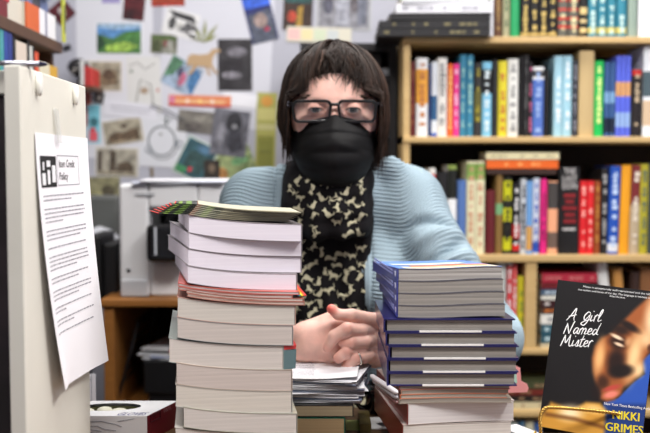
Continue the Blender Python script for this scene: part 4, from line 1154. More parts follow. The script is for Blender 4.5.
o.location = (at(102,0,ld+.25).x-.02, ld+.27, at(100,236,ld+.2).z); o.location.z = dzk; tag(o, 'grey-white domed thing behind the black devices left of the printer', 'dome'); o.scale = (1,1,2.4)
clutter('grey_box', 84, 118, 196, 232, ld+.33, .1, (90,92,90), 'dull grey box on the side desk behind the black devices', 'box', zbase=dzk)
MB()
# ---------------------------------------------------------------- pictures stuck on the back wall
WY = YF-.0006
def poster(name, cx, cy, w, h, rot, base, shapes, label, cat='picture', layer=0, border=None, mt=None):
    """w,h in photo px at the wall; shapes: polygons in -1..1 (x right, y up)"""
    k = WY/FPX
    p = at(cx, cy, WY); y = WY-.0009*layer
    W_, H_ = w*k*1.0, h*k
    o = MB(); M_ = Matrix.Translation((0,0,0))
    Mr = frame((0,0,0), (1,0,0), (0,0,1)) @ Matrix.Rotation(R(rot), 4, 'Z')
    bm = mt or mat(base, .6, mottle=tuple(q*.7 for q in base) if name in ('photo', 'painting', 'poster') else None, vscale=40)
    if border: o.box((0,0,-.0009), (W_, H_, .0014), mat(border, .6), Mr); W_ *= .93; H_ *= .92
    o.box((0,0,-.0006), (W_, H_, .0014), bm, Mr)
    tex = name in ('photo', 'painting', 'poster', 'landscape_photo', 'drawing')
    for i, s in enumerate(shapes):
        c = s[0]; pts = s[1]
        if pts[0] == 'e': # ellipse
            _, ex_, ey_, rx, ry = pts; pts = [(ex_+rx*math.cos(a*math.pi/8), ey_+ry*math.sin(a*math.pi/8)) for a in range(16)]
        if pts[0] == 'r': _, a, b, c2, d = pts; pts = [(a,b),(c2,b),(c2,d),(a,d)]
        if pts[0] == 'l': # open line
            o.tube([(x*W_/2, yy*H_/2, .0003) for x, yy in pts[2:]], pts[1], mat(c, .6), 4, Mr); continue
        o.add([(x*W_/2, yy*H_/2, .0002+.00012*i) for x, yy in pts], [tuple(range(len(pts)))], mat(c, .6, mottle=tuple(min(255, q*(1.55 if sum(c) < 330 else .72)) for q in c) if tex else None, vscale=55), Mr)
    ob = o.build(name); ob.location = (p.x, y, p.z); return tag(ob, label, cat, 'pictures on the back wall')
def photo(c1, c2, scale=14, s2=None): return mat(c1, .5, mottle=c2, vscale=scale)
G1 = (150,152,160)
poster('paper_sheet', 115, 62, 76, 190, 0, (206,207,214), [], 'large pale sheet covering the wall behind the left pictures', 'paper')
poster('paper_sheet', 216, 62, 110, 130, -3, (200,201,210), [], 'large pale sheet behind the horse cutout and the photos', 'paper', 0.6)
poster('landscape_photo', 119, 38.5, 47, 32, -.5, (70,112,60), [((96,150,206),[(-1,1),(1,1),(1,.55),(.4,.5),(-.2,-.05),(-1,.3)]),((170,200,226),[(-1,1),(1,1),(1,.72),(-.2,.6),(-1,.75)]),((52,88,46),[(-.35,-.05),(.3,.45),(1,.5),(1,-.1),(.2,-.2)]),((30,52,36),[(-1,.3),(-.75,.1),(-.6,-.4),(-1,-.9)]),((110,136,60),[(-.6,-.5),(.3,-.2),(.9,-.5),(.3,-.9),(-.6,-.9)])], 'landscape photo of green hills under blue sky', border=(216,218,224), layer=1)
poster('photo', 134, 8, 21, 24, -6, (84,28,34), [], 'dark red picture at the top edge above the landscape photo', mt=photo((96,32,38),(44,18,24),22), layer=1)
poster('photo', 168, -1, 33, 14, 1, (170,70,44), [((120,40,30),('r',-1,-1,1,-.5))], 'orange-red picture cut off by the top edge', layer=1)
poster('sticker', 111, -1, 18, 8, 0, (150,140,190), [], 'small violet round-edged sticker at the top edge', layer=1)
poster('drawing', 181, 24, 34, 26, -16, (214,214,214), [((40,40,42),[(-.9,.8),(.6,.8),(.9,.3),(-.5,.4)]),((60,60,60),('e',-.5,-.1,.22,.5)),((224,224,220),('e',-.05,-.2,.2,.4)),((50,50,52),('e',.45,-.1,.25,.35)),((70,70,72),[(.1,-.6),(.9,-.2),(.8,.1),(0,-.2)])], 'black and white ink drawing, tilted, right of the landscape photo', layer=2)
poster('photo', 164, 44, 28, 20, -3, (110,112,84), [((54,60,40),('r',-.9,-.9,-.3,.3)),((150,152,140),('r',-.2,-.9,.9,-.4)),((96,60,60),('e',.15,.2,.2,.5)),((180,180,170),('e',.5,0,.25,.6)),((60,74,44),('r',-.9,.4,.9,.9))], 'small garden photo under the ink drawing', layer=1, border=(200,200,204))
lv = poster('dried_leaf', 210, 33, 24, 22, 0, (128,134,84), [], 'olive dried leaf sprig, fan shaped, above the horse cutout', 'leaf', layer=1)
# sprig shape instead of a card
o = MB()
for a in (-62, -30, 5, 38, 60):
    L = .075 if a < 40 else .05; c, s = math.sin(R(a)), math.cos(R(a))
    o.prism([(0,0),(c*L*.5-s*.006, s*L*.5+c*.006),(c*L, s*L),(c*L*.5+s*.006, s*L*.5-c*.006)], -.0005, .001, mat((132,136,84), .7), Matrix.Translation((-.02,0,-.03)) @ Matrix.Rotation(R(90), 4, 'X'))
old = lv.data; lv.data = o.build('tmp').data; bpy.data.objects.remove(bpy.data.objects['tmp'])
# horse cutout
hs = poster('horse_cutout', 204, 62, 34, 28, 0, (176,150,118), [], 'tan paper cutout of a galloping horse', 'cutout', layer=2)
o = MB(); k = WY/FPX
hp = [(-17,-2),(-16,5),(-12,8),(-4,7),(4,8),(9,13),(15,13),(17,10),(12,9),(9,4),(8,-1),(10,-6),(14,-11),(12,-12),(7,-7),(5,-3),(5,-9),(7,-13),(4,-13),(2,-5),(-6,-4),(-10,-9),(-14,-13),(-16,-11),(-12,-6),(-12,-2),(-16,-5)]
bmh = [(x*k, y*k) for x, y in hp]
o.prism(bmh, -.0008, .0008, mat((178,150,116), .7), Matrix.Rotation(R(90), 4, 'X'))
hs.data = o.build('tmp').data; bpy.data.objects.remove(bpy.data.objects['tmp'])
poster('photo', 235, 65, 34, 51, 0, (52,50,54), [((84,82,88),('e',.1,.5,.6,.2)),((30,28,32),('r',-.9,-.2,.5,.2)),((92,90,96),('e',-.2,-.4,.6,.15))], 'dark grey rocky photo, upright, left of the head', mt=photo((60,58,62),(34,32,36),20), layer=2)
poster('poster', 260, 18, 27, 48, 14, (40,48,110), [((60,64,76),[(-.9,.2),(.9,.3),(.9,-1),(-.9,-1)]),((110,96,92),('e',0,-.1,.5,.3)),((40,70,150),('r',-1,.45,1,1)),((120,40,60),('e',.3,-.5,.2,.1))], 'tilted dark blue poster at the top left of the head', layer=2)
poster('photo', 182, 76, 34, 30, -28, (170,190,214), [((60,90,70),[(-1,1),(-.2,.9),(-.5,-.2),(-1,-.6)]),((214,120,150),('e',.1,-.2,.2,.5)),((60,60,80),('e',-.2,.2,.18,.35)),((80,130,180),[(.3,1),(1,.6),(1,-.9),(.5,-.4)])], 'colourful tilted photo of a figure in pink below the horse cutout', layer=1)
poster('map_drawing', 144, 85, 34, 56, 2, (206,206,204), [((150,150,148),('l',.0016,(-.8,.7),(-.3,.8),(.1,.55),(.7,.75))),((140,140,136),('l',.002,(-.5,-.6),(-.2,.2),(.4,.0),(.5,-.7))),((160,140,120),('e',.0,-.2,.25,.12)),((130,140,130),('e',-.7,.5,.1,.07)),((190,110,100),('e',.8,-.2,.08,.06))], 'pale sketched map sheet below the landscape photo', layer=1)
poster('photo', 102, 76, 40, 30, -1, (168,160,140), [((90,78,62),[(-.8,-.8),(-.7,.1),(-.3,.3),(0,.1),(.5,.5),(.8,.3),(.85,-.6)]),((64,52,42),('e',.35,.1,.3,.4)),((70,58,48),('e',-.4,-.2,.3,.25))], 'sepia photo of a street scene with pale border', border=(206,200,190), layer=1.5)
poster('photo', 99, 98, 11, 12, -14, (70,70,76), [((190,180,170),('e',0,.1,.45,.6))], 'tiny black and white portrait photo', border=(210,210,210), layer=2)
poster('sticker', 94, 124, 12, 38, 0, (120,190,206), [((214,90,100),('r',-.8,-.9,.6,-.4)),((60,110,120),('e',0,.1,.7,.25)),((200,60,70),('e',-.2,-.3,.5,.12))], 'turquoise and red sticker strip beside the off-white unit', layer=1)
poster('poster', 88, 96, 6, 60, 0, (206,110,92), [], 'narrow coral strip beside the off-white unit', layer=.8)
poster('printed_note', 131, 110, 52, 15, -6, (212,212,220), [((150,150,160),('l',.0012,(-.8,.3),(.8,.3))),((150,150,160),('l',.0012,(-.8,-.2),(.7,-.2)))], 'slim white printed note above the sepia castle photo', layer=2)
poster('photo', 123, 131.5, 40, 25, 9, (176,168,148), [((70,58,46),[(-.85,-.85),(-.8,-.2),(-.4,.05),(.0,-.1),(.5,.15),(.85,.1),(.85,-.85)]),((60,50,42),('e',.1,.45,.18,.18)),((110,98,80),('r',-.6,-.9,.7,-.7))], 'sepia photo of a castle on a rise, tilted', border=(200,194,182), layer=2)
poster('photo', 117, 162, 43, 29, -2, (178,172,156), [((58,50,42),('r',-.35,-.7,-.05,.85)),((66,56,46),[(-.05,-.7),(.1,-.1),(.5,.1),(.8,-.2),(.85,-.7)]),((58,50,44),('r',-.95,-.7,-.75,.8)),((110,104,90),('r',-.95,-.95,.95,-.7))], 'sepia photo of a church tower', border=(204,200,190), layer=2)
poster('photo', 103, 190, 34, 26, 0, (150,146,112), [((60,56,44),('e',.3,-.1,.4,.5)),((110,108,80),('e',-.4,-.4,.4,.4))], 'olive photo of a bush under the church tower photo', layer=1)
# sheet with a big ring drawing
poster('ring_drawing', 163, 141, 46, 52, -3, (206,208,214),
  [((70,80,84),('l',.0022,*[(-.05+.58*math.cos(a*math.pi/12), -.0+.56*math.sin(a*math.pi/12)) for a in range(25)])),
   ((110,116,120),('l',.0018,*[(-.03+.68*math.cos(a*math.pi/12), -.06+.64*math.sin(a*math.pi/12)) for a in range(14,26)])),
   ((110,120,130),('l',.0018,*[(.72+.15*math.cos(a*math.pi/6), -.1+.13*math.sin(a*math.pi/6)) for a in range(13)])),
   ((110,120,130),('l',.0018,*[(-.6+.14*math.cos(a*math.pi/6), -.36+.12*math.sin(a*math.pi/6)) for a in range(13)])),
   ((80,90,90),('l',.002,(-.0,.85),(.12,.62),(.3,.88))), ((80,90,90),('l',.002,(.1,1.0),(.12,.6))),
   ((80,80,70),('e',-.1,.25,.05,.05))], 'pencil drawing of a large circle with small loops on a white sheet', 'drawing', layer=1.4)
poster('pencil_mark', 152, 172, 3, 9, 4, (120,104,80), [], 'small brown paper strip below the circle drawing', 'paper', layer=2.5)
lm = MB().tube([(0,0,0), (.055,-.001,-.022), (.105,0,-.05)], .0022, mat((80,84,90), .5), 6); o = lm.build('cord'); o.location = at(151, 104, WY-.008); tag(o, 'thin grey cord running down over the circle drawing', 'cord')
# long orange striped pack on a ledge of pins
poster('striped_banner', 200, 101, 62, 11, -1.5, (214,130,90), [((226,180,130),('r',-.85,-.4,.8,.1)),((196,70,60),('r',-1,-1,1,-.6)),((206,120,150),('r',-.98,-.5,-.8,.8)),((236,220,200),('e',-.4,-.1,.06,.4)),((236,200,130),('e',0,-.1,.08,.4)),((236,220,200),('e',.4,-.1,.06,.4))], 'long orange striped banner card below the dark photo', 'banner', layer=3)
poster('paper_sheet', 240, 100, 34, 13, -8, (226,226,232), [], 'white strip of paper continuing the orange banner to the right', 'paper', layer=2.5)
poster('photo', 197, 122, 38, 22, -6, (120,118,110), [((66,62,60),('e',-.2,-.4,.5,.25)),((160,156,146),('e',.3,.3,.5,.3))], 'brown-grey hazy photo left of the silhouette photo', layer=1.6, mt=photo((128,124,116),(80,76,74),18))
poster('photo', 230, 133, 36, 46, -8, (116,116,126), [((34,34,38),('e',.15,.45,.45,.45)),((44,44,50),[(-.2,-.4),(.0,.2),(.6,.1),(.85,-.6),(.2,-.9)]),((150,150,160),('e',-.5,-.1,.2,.5)),((170,170,176),('e',.2,.3,.15,.1))], 'grey photo of two dark silhouettes', layer=2.6)
poster('painting', 196, 160, 34, 40, -27, (60,100,110), [((40,60,60),('r',-.6,-.7,.6,.4)),((90,130,160),('e',.2,.7,.5,.25)),((160,50,60),('e',-.1,-.6,.12,.15)),((50,100,66),('r',-1,-1,-.3,-.6))], 'blue-green painting on tilted white paper', border=(200,214,206), layer=2)
poster('poster', 228, 170, 56, 34, 20, (170,186,130), [((66,110,66),('l',.003,(-.9,-.2),(-.2,-.7),(.6,-.3),(.9,.4))),((206,150,90),('e',-.25,-.1,.22,.4)),((90,130,90),('e',.5,.3,.3,.25)),((214,214,150),('r',-.9,-1,.9,-.75)),((52,44,40),('e',-.62,0,.18,.5))], 'green and yellow illustrated map poster above the cardigan shoulder', layer=1.5)
poster('photo', 212, 172, 16, 24, 0, (60,52,46), [((90,78,66),('e',0,.3,.4,.4))], 'small dark brown photo on the map poster', layer=3.2)
poster('long_poster', 266, 132, 20, 78, -2, (168,166,90), [((196,190,120),('r',-.9,.3,.9,.6)),((130,132,60),('r',-.8,-.9,.8,-.1)),((206,150,70),('e',0,.78,.6,.14)),((190,186,130),('r',-.9,.05,.9,.2)),((150,150,70),('l',.002,(-.6,-.2),(.6,-.2))),((110,114,56),('l',.002,(-.6,-.5),(.6,-.5)))], 'tall narrow olive-yellow poster beside the hair', layer=1.2)
poster('photo', 298, 11, 29, 38, -3, (62,44,36), [((176,140,60),[(-.1,-.8),(.3,-.9),(.35,.3),(.0,.2)]),((30,60,60),('r',-.9,.4,.9,.95)),((130,50,36),('e',-.4,-.3,.3,.3))], 'dark photo of a golden figure above the head', layer=2)
poster('poster', 344, 9, 54, 42, -1, (150,150,158), [((60,60,70),('e',-.62,.2,.2,.5)),((70,66,70),('e',.4,.2,.18,.4)),((176,178,190),('r',-.3,-.8,.2,.9)),((120,124,140),('r',.55,-.8,.9,.8))], 'grey poster of two figures with a pale border above the head', border=(176,178,180), layer=2)
sw = poster('swatch_card', 319, 35, 64, 15, -2, (206,202,186), [((226,180,176),('r',-.95,-.7,-.6,.7)),((220,206,160),('r',-.55,-.7,-.2,.7)),((196,206,180),('r',-.15,-.7,.2,.7)),((190,196,196),('r',.25,-.7,.6,.7))], 'long pale card of pastel stripes just above the hair', layer=3)
poster('photo', 62, 12, 20, 20, 40, (96,30,40), [((200,190,190),('e',0,0,.3,.5))], 'small tilted maroon picture beside the upper left shelf', layer=1)
poster('key_hook', 67, 48, 8, 6, 20, (40,40,46), [], 'small black hook on the wall right of the left shelf', 'hook', layer=2)

# black unit made up to stand in for the dark recess behind the head
dd = 2.5
ax = at(300, 43, dd); bx = at(397, 43, dd)
du = empty('dark_recess_unit', Matrix.Translation(((ax.x+bx.x)/2, dd+.15, 0)), 'black open unit standing in for the dark recess behind the head', 'shelf unit')
kb = mat((26,24,26), .6); wdt = bx.x-ax.x
for xx in (-wdt/2+.01, wdt/2-.01): MB().box((xx, 0, ax.z/2), (.02, .3, ax.z), kb).build('side', du)
MB().box((0, 0, ax.z-.01), (wdt-.04, .3, .02), kb).build('top', du)
MB().box((0, .144, ax.z/2-.01), (wdt-.04, .012, ax.z-.02), kb).build('back', du)
for py in (78, 165): MB().box((0, -.01, at(0,py,dd).z), (wdt-.04, .28, .016), kb).build('shelf', du)
o = MB().box((0,0,.011), (.045, .12, .022), mat((206,206,210), .5)).build('paper_pad'); o.location = (at(389,0,dd).x, dd+.1, at(0,78,dd).z+.008); tag(o, 'small white pad in the dark recess right of the hair', 'pad')
o = MB().box((0,0,.03), (.03, .1, .06), mat((70,64,62), .5)).build('small_box'); o.location = (at(376,0,dd).x, dd+.1, at(0,78,dd).z+.008); tag(o, 'small dark box beside the white pad in the dark recess', 'box')

# big black volumes lying on top of the bookcase's left end
bt = BZ[0]
def big(x0, x1, yt, yb, D, c, label, yaw=R(-1), tx=None, depth=.2):
    return pile_book(x0, x1, yt, yb, D, c, label, 'large books lying on the bookcase top', text=tx, depth=depth, yaw=yaw)
big(377, 489, 28.6, 36.0, 2.33, (30,29,32), 'large black book with faint gilt title, bottom of the pile on the bookcase', tx=(120,112,80))
big(379, 489, 20.6, 28.0, 2.33, (32,31,34), 'large black book with faint gilt title, second from the bottom on the bookcase', tx=(120,112,80))
big(390, 490, 13.5, 20.0, 2.33, (26,25,28), 'large plain black book third from the bottom on the bookcase', yaw=R(1))
big(396, 492, 3.5, 12.8, 2.33, (222,222,228), 'large white book with fine print at the top of the pile on the bookcase', tx=(170,170,180), yaw=R(-2))
big(402, 488, -8, 3, 2.33, (200,200,206), 'pale grey book on top of the large white one, cut by the picture edge', yaw=R(1))
o = MB().box((0,0,0), (1,1,1), mat((222,222,228), .5)).build('white_box_end'); a = at(490.4,36,2.34); b = at(493.4,-3,2.34)
o.scale = (b.x-a.x, .2, b.z-a.z); o.location = ((a.x+b.x)/2, 2.44, (a.z+b.z)/2); tag(o, 'thin white slipcase standing between the black pile and the upright books', 'slipcase')

# ---------------------------------------------------------------- shelf unit on the left, seen along its length
sxx = -.585
ls = empty('wall_shelf_unit', Matrix.Translation((sxx-.16, 1.75, 0)), 'brown wooden shelf unit at the far left, shelves running away from the camera', 'shelf unit')
li = ls.matrix_world.inverted(); bwd = wood_mat((96,66,44), (66,42,28), 'brown_wood')
ya, yb_ = 1.35, 2.03
zs = CAMZ+.271
levels = [zs, zs-.29, zs-.56, zs-.85, .10]
for z_ in levels: MB().box(li @ Vector((sxx-.14, (ya+yb_)/2, z_-.012)), (.28, yb_-ya, .024), bwd).build('shelf_board', ls, bevel=.002)
MB().box(li @ Vector((sxx-.15, yb_-.008, (zs)/2)), (.26, .016, zs-.026), bwd).build('end_board', ls)
MB().box(li @ Vector((sxx-.29, (ya+yb_)/2, (zs+.3)/2)), (.012, yb_-ya, zs+.3), mat((60,44,34), .7)).build('back_panel', ls)
MB().box(li @ Vector((sxx-.15, ya+.008, (zs)/2)), (.26, .016, zs-.026), bwd).build('end_board', ls)
def side_book(y0, y1, z0, h, c, label, bands=(), depth=.14, flat=False, inset=.004, tx=None):
    """book on the side unit, spine to the aisle (+x)"""
    t = empty('book', Matrix.Translation((sxx-inset, (y0+y1)/2, z0)) @ Matrix.Rotation(R(90), 4, 'Z'), label, 'book', 'books on the left shelf unit')
    w = y1-y0; cv = MB(); cuts = [(0, 1, c)]+list(bands)
    cu = sorted({q[0] for q in cuts}|{q[1] for q in cuts})
    for i in range(len(cu)-1):
        m = (cu[i]+cu[i+1])/2; cc = [q[2] for q in cuts if q[0] <= m <= q[1]][-1]
        if flat: cv.box((-w/2+w*m, .001, h/2), (w*(cu[i+1]-cu[i]), .003, h), bgw(cc))
        else: cv.box((0, .001, h*m), (w, .003, h*(cu[i+1]-cu[i])), bgw(cc))
    if flat: cv.box((0, depth/2, .0006), (w, depth, .0012), bgw(c)).box((0, depth/2, h-.0006), (w, depth, .0012), bgw(c))
    else: cv.box((-w/2+.0006, depth/2, h/2), (.0012, depth, h), bgw(c)).box((w/2-.0006, depth/2, h/2), (.0012, depth, h), bgw(c))
    if tx: cv.box((0, -.001, h*.55), (w*.4, .001, h*.5), mat(tx, .5))
    cv.build('cover', t)
    MB().box((0, .003+depth/2-.003, h/2), (w-.003, depth-.008, h-.0028), mat((226,220,204), .8)).build('page_block', t)
def Y_(px): return -sxx*FPX/(325-px)       # where along the unit a pixel column lies
u = 0
zz = levels[0]
side_book(Y_(-30), Y_(13), zz, .030, (110,26,32), 'dark red book lying at the near end of the left unit, upper board', flat=True)
side_book(Y_(-30), Y_(15), zz+.031, .030, (176,36,50), 'bright crimson book lying on the dark red one, upper board', flat=True)
side_book(Y_(13.5), Y_(31), zz, .050, (206,200,186), 'thick cream paperback lying between the red books and the orange one', flat=True, inset=.012)
side_book(Y_(31.5), Y_(60), zz, .052, (226,226,230), 'thick orange and white book lying on the upper board', flat=True, bands=((0, .42, (206,96,44)), (.62, .68, (90,90,130))))
side_book(Y_(28), Y_(60), zz+.053, .030, (96,110,150), 'grey-blue book lying on the orange and white one', flat=True, bands=((.5, .75, (60,60,70)),), inset=.02)
side_book(Y_(24), Y_(58), zz+.084, .03, (130,146,190), 'pale blue book topmost in the lying pile, cut by the picture edge', flat=True, inset=.01)
side_book(Y_(14), Y_(27), zz+.051, .036, (54,50,44), 'dark olive book lying on the cream paperback', flat=True, inset=.02)
zz = levels[1]
Z27 = .205
for a, b, tp_y, c, l, k in ((-20,-12,22,(40,44,60),'dark navy book at the left picture edge',{}), (-11,-6,24,(60,60,60),'dark grey book at the left picture edge',{}), (-5.5,4.6,28,(70,180,70),'bright green book in the left unit',dict(tx=(30,70,40))), (5,8.6,29,(70,150,160),'teal thin book beside the bright green one',{}),
      (9,12.6,28,(44,70,150),'blue book, nearer the green one in the left unit',{}), (12.9,17,29,(40,56,130),'darker blue book, second from the green one in the left unit',{}), (17.4,20,37,(24,24,30),'thin black book before the pale one in the left unit',{}),
      (20.5,31,42,(214,200,186),'pale cream book standing in the left unit',{}), (31.5,33.8,40,(26,26,28),'black slim book behind the pale cream one',{}), (34,36.6,46,(206,206,200),'slim white book behind the black one in the left unit',{}), (36.9,38.6,46,(40,36,36),'dark slim book next to the thin orange one',{}),
      (39,42.5,52,(214,84,50),'thin orange-red book standing in the left unit',{})):
    h = at((a+b)/2, tp_y, Y_((a+b)/2)).z-zz
    side_book(Y_(a), Y_(b), zz, h, c, 'upright '+l, **k)
q = zz
for k, (c, t, l) in enumerate((((60,50,46),.036,'dark book at the foot of the small lying pile at the far end, left unit'), ((80,60,50),.04,'brown thick book in the small lying pile, second from its foot'), ((60,56,60),.04,'dark grey thick book in the middle of the small lying pile'), ((120,90,70),.04,'tan-brown thick book in the small lying pile at the far end'), ((206,196,170),.026,'cream book in the small lying pile at the far end'), ((90,60,50),.022,'brown book in the small lying pile at the far end'), ((214,206,180),.030,'cream book with a yellow end on top of the small lying pile'))):
    side_book(Y_(43.5), Y_(61), q, t-.001, c, l, flat=True, bands=((.55, 1, (206,160,50)),) if k == 6 else ()); q += t
for lv_, nm2, cs2 in ((2, 'middle', (((60,40,50),'dark plum'),((30,30,40),'near-black'),((110,60,50),'rust brown'),((44,60,70),'deep teal'),((120,40,60),'wine red'))), (3, 'lower', (((150,40,110),'purple'),((30,30,40),'near-black'),((44,60,120),'blue'),((60,60,60),'dark grey')))):
    for k, (cc, nn) in enumerate(cs2):
        y0 = 1.55+k*.03; side_book(y0, y0+.028, levels[lv_], .2+.02*((k*7) % 3), cc, nn+' book left of the off-white unit, '+nm2+' board of the left unit')
# hanging yellow-green tag
tg = MB().box((0,0,-.05), (.004, .018, .10), mat((186,190,70), .5)); tg.box((0.0025,0,-.05), (.001, .006, .06), mat((50,60,40), .5)); o = tg.build('shelf_tag')
o.location = (sxx+.012, 2.0, at(61, -4, 2.0).z); tag(o, 'yellow-green hanging tag at the end of the left shelf unit', 'tag')
# red-spined and cream books, globe-like lamp right of the unit, on the side desk shelf
wb_ = empty('wall_ledge', Matrix.Translation((at(80,84,2.74).x, 2.80, at(80,86,2.74).z)), 'narrow wooden ledge behind the off-white unit top', 'ledge')
MB().box((.0,0,-.006), (.085,.12,.012), bwd).build('board', wb_)
for x0, x1, yt, c, l in ((84.5,88,66,(186,50,50),'slim red book on the small ledge, nearer the round black ornament'), (88.5,92.5,68,(196,60,56),'slim red book on the small ledge, by the sepia street photo'), (80,84,60,(206,206,204),'slim white book on the small ledge')):
    shelf_book(x0, x1, yt, 85.8, 2.76, c, l, 'books on the small ledge', depth=.09)
ob = empty('ornament', Matrix.Translation((at(77,86,2.77).x, 2.79, at(80,85.9,2.74).z)), 'round black ornament on a stem above the off-white unit', 'ornament')
hh = at(75,57,2.77).z-at(75,86,2.77).z
MB().lathe([(.001,hh*.35),(.020,hh*.42),(.032,hh*.6),(.034,hh*.72),(.026,hh*.9),(.012,hh*.99),(.001,hh)], mat((36,34,36), .35), 20).build('globe', ob, smooth=True)
MB().lathe([(.024,0),(.024,.006),(.006,.010),(.006,hh*.4)], mat((36,34,36), .4), 16).build('stem', ob, smooth=True)
for k, a in enumerate((-.03, 0, .03)): MB().box((a*.3, -.033+abs(a)*.2, hh*(.6+a*3)), (.012, .004, .006), mat((150,146,140), .4)).build('painted_highlight', ob)  # small pale boxes set on the globe as painted highlights
# ---------------------------------------------------------------- the woman
import openvdb
class Vol:
    def __init__(s, lo, hi, h):
        s.lo = np.array(lo, float); s.h = h
        n = [int(math.ceil((b-a)/h))+1 for a, b in zip(lo, hi)]
        s.X = (lo[0]+h*np.arange(n[0], dtype=np.float32))[:, None, None]
        s.Y = (lo[1]+h*np.arange(n[1], dtype=np.float32))[None, :, None]
        s.Z = (lo[2]+h*np.arange(n[2], dtype=np.float32))[None, None, :]
        s.d = np.full(n, 1.0, np.float32)
    def ell(s, c, r, rot=None):
        x, y, z = s.X-c[0], s.Y-c[1], s.Z-c[2]
        if rot is not None:
            m = np.array(rot.inverted()); x, y, z = (m[0,0]*x+m[0,1]*y+m[0,2]*z, m[1,0]*x+m[1,1]*y+m[1,2]*z, m[2,0]*x+m[2,1]*y+m[2,2]*z)
        k = np.sqrt((x/r[0])**2+(y/r[1])**2+(z/r[2])**2)
        k2 = np.sqrt((x/r[0]**2)**2+(y/r[1]**2)**2+(z/r[2]**2)**2)+1e-9
        return k*(k-1)/k2
    def cap(s, a, b, ra, rb, flat=None):
        a = np.array(a, float); b = np.array(b, float); e = b-a
        px, py, pz = s.X-a[0], s.Y-a[1], s.Z-a[2]
        t = np.clip((px*e[0]+py*e[1]+pz*e[2])/(e@e), 0, 1)
        dx, dy, dz = px-t*e[0], py-t*e[1], pz-t*e[2]
        if flat is not None: # flatten along direction flat[0..2] by factor flat[3]
            n = np.array(flat[:3], float); n /= np.linalg.norm(n); q = dx*n[0]+dy*n[1]+dz*n[2]; f = flat[3]-1
            dx, dy, dz = dx+q*n[0]*f, dy+q*n[1]*f, dz+q*n[2]*f
        return np.sqrt(dx*dx+dy*dy+dz*dz)-(ra+(rb-ra)*t)
    def chain(s, pts, rs, k=0, flat=None):
        d = None
        for i in range(len(pts)-1):
            c = s.cap(pts[i], pts[i+1], rs[i], rs[i+1], flat)
            d = c if d is None else (np.minimum(d, c) if not k else smin(d, c, k))
        return d
    def mesh(s):
        h = s.h
        d = np.clip(s.d, -3*h, 3*h).astype(np.float32)
        d[0], d[-1] = 3*h, 3*h; d[:, 0], d[:, -1] = 3*h, 3*h; d[:, :, 0], d[:, :, -1] = 3*h, 3*h
        g = openvdb.FloatGrid(3*h); g.copyFromArray(d)
        pts, quads = g.convertToQuads(isovalue=0.0)
        return pts*h+s.lo, quads
def smin(a, b, k):
    h = np.clip(.5+.5*(b-a)/k, 0, 1); return b+(a-b)*h-k*h*(1-h)
def smax(a, b, k): return -smin(-a, -b, k)
def np_mesh(name, pts, quads, mats, parent=None, smooth=True, mi=None):
    me = bpy.data.meshes.new(name)
    me.vertices.add(len(pts)); me.vertices.foreach_set('co', np.asarray(pts, np.float32).ravel())
    nq = len(quads); me.loops.add(nq*4); me.loops.foreach_set('vertex_index', np.asarray(quads, np.int32).ravel())
    me.polygons.add(nq); me.polygons.foreach_set('loop_start', np.arange(0, nq*4, 4, dtype=np.int32))
    try: me.polygons.foreach_set('loop_total', np.full(nq, 4, np.int32))
    except Exception: pass
    for m_ in mats: me.materials.append(m_)
    if mi is not None: me.polygons.foreach_set('material_index', np.asarray(mi, np.int32))
    me.polygons.foreach_set('use_smooth', np.full(nq, smooth)); me.update(calc_edges=True); me.validate()
    o = bpy.data.objects.new(name, me); col.objects.link(o)
    if parent is not None: o.parent = parent
    return o
def fix_orient(pts, quads):
    a, b, c = pts[quads[:,0]], pts[quads[:,1]], pts[quads[:,2]]
    vol = np.einsum('ij,ij->i', a, np.cross(b, c)).sum()
    return quads if vol > 0 else quads[:, ::-1]
def vnormals(pts, quads):
    n = np.zeros_like(pts)
    fn = np.cross(pts[quads[:,2]]-pts[quads[:,0]], pts[quads[:,3]]-pts[quads[:,1]])
    for k in range(4): np.add.at(n, quads[:,k], fn)
    return n/(np.linalg.norm(n, axis=1, keepdims=True)+1e-12)

EO = np.array(at(334.5, 109, 1.505))           # mid-eye point
def HW(x, y, z): return np.array([EO[0]+x, EO[1]+y, EO[2]+z])
# joints
SH_L = np.array(at(254, 203, 1.66)); SH_R = np.array(at(410, 203, 1.66))   # picture left / right
EL_R = np.array(at(487, 338, 1.50)); EL_L = np.array(at(214, 345, 1.52))
WR_R = np.array(at(404, 348, 1.39)); WR_L = np.array(at(283, 343, 1.345))
NECK = HW(0, .105, -.10); CHEST = np.array([.015, 1.70, .93]); HIP = np.array([.015, 1.80, .56])

def torso(v, g=0.0):
    d = v.ell((.012, 1.715, 1.00), (.150+g, .095+g, .12+g))
    d = smin(d, v.ell((.015, 1.73, .86), (.150+g, .105+g, .16+g)), .05)
    d = smin(d, v.ell((.015, 1.78, .62), (.165+g, .115+g, .16+g)), .06)
    d = smin(d, v.cap(SH_L+[0,.01,0], SH_R+[0,.01,0], .046+g, .046+g), .05)
    d = smin(d, v.cap((.015, 1.68, 1.10), HW(0, .10, -.12), .06+g, .05+g), .05)
    for sx in (-.062, .092): d = smin(d, v.ell((sx, 1.625, .93), (.062+g, .05+g, .06+g)), .04)
    return d
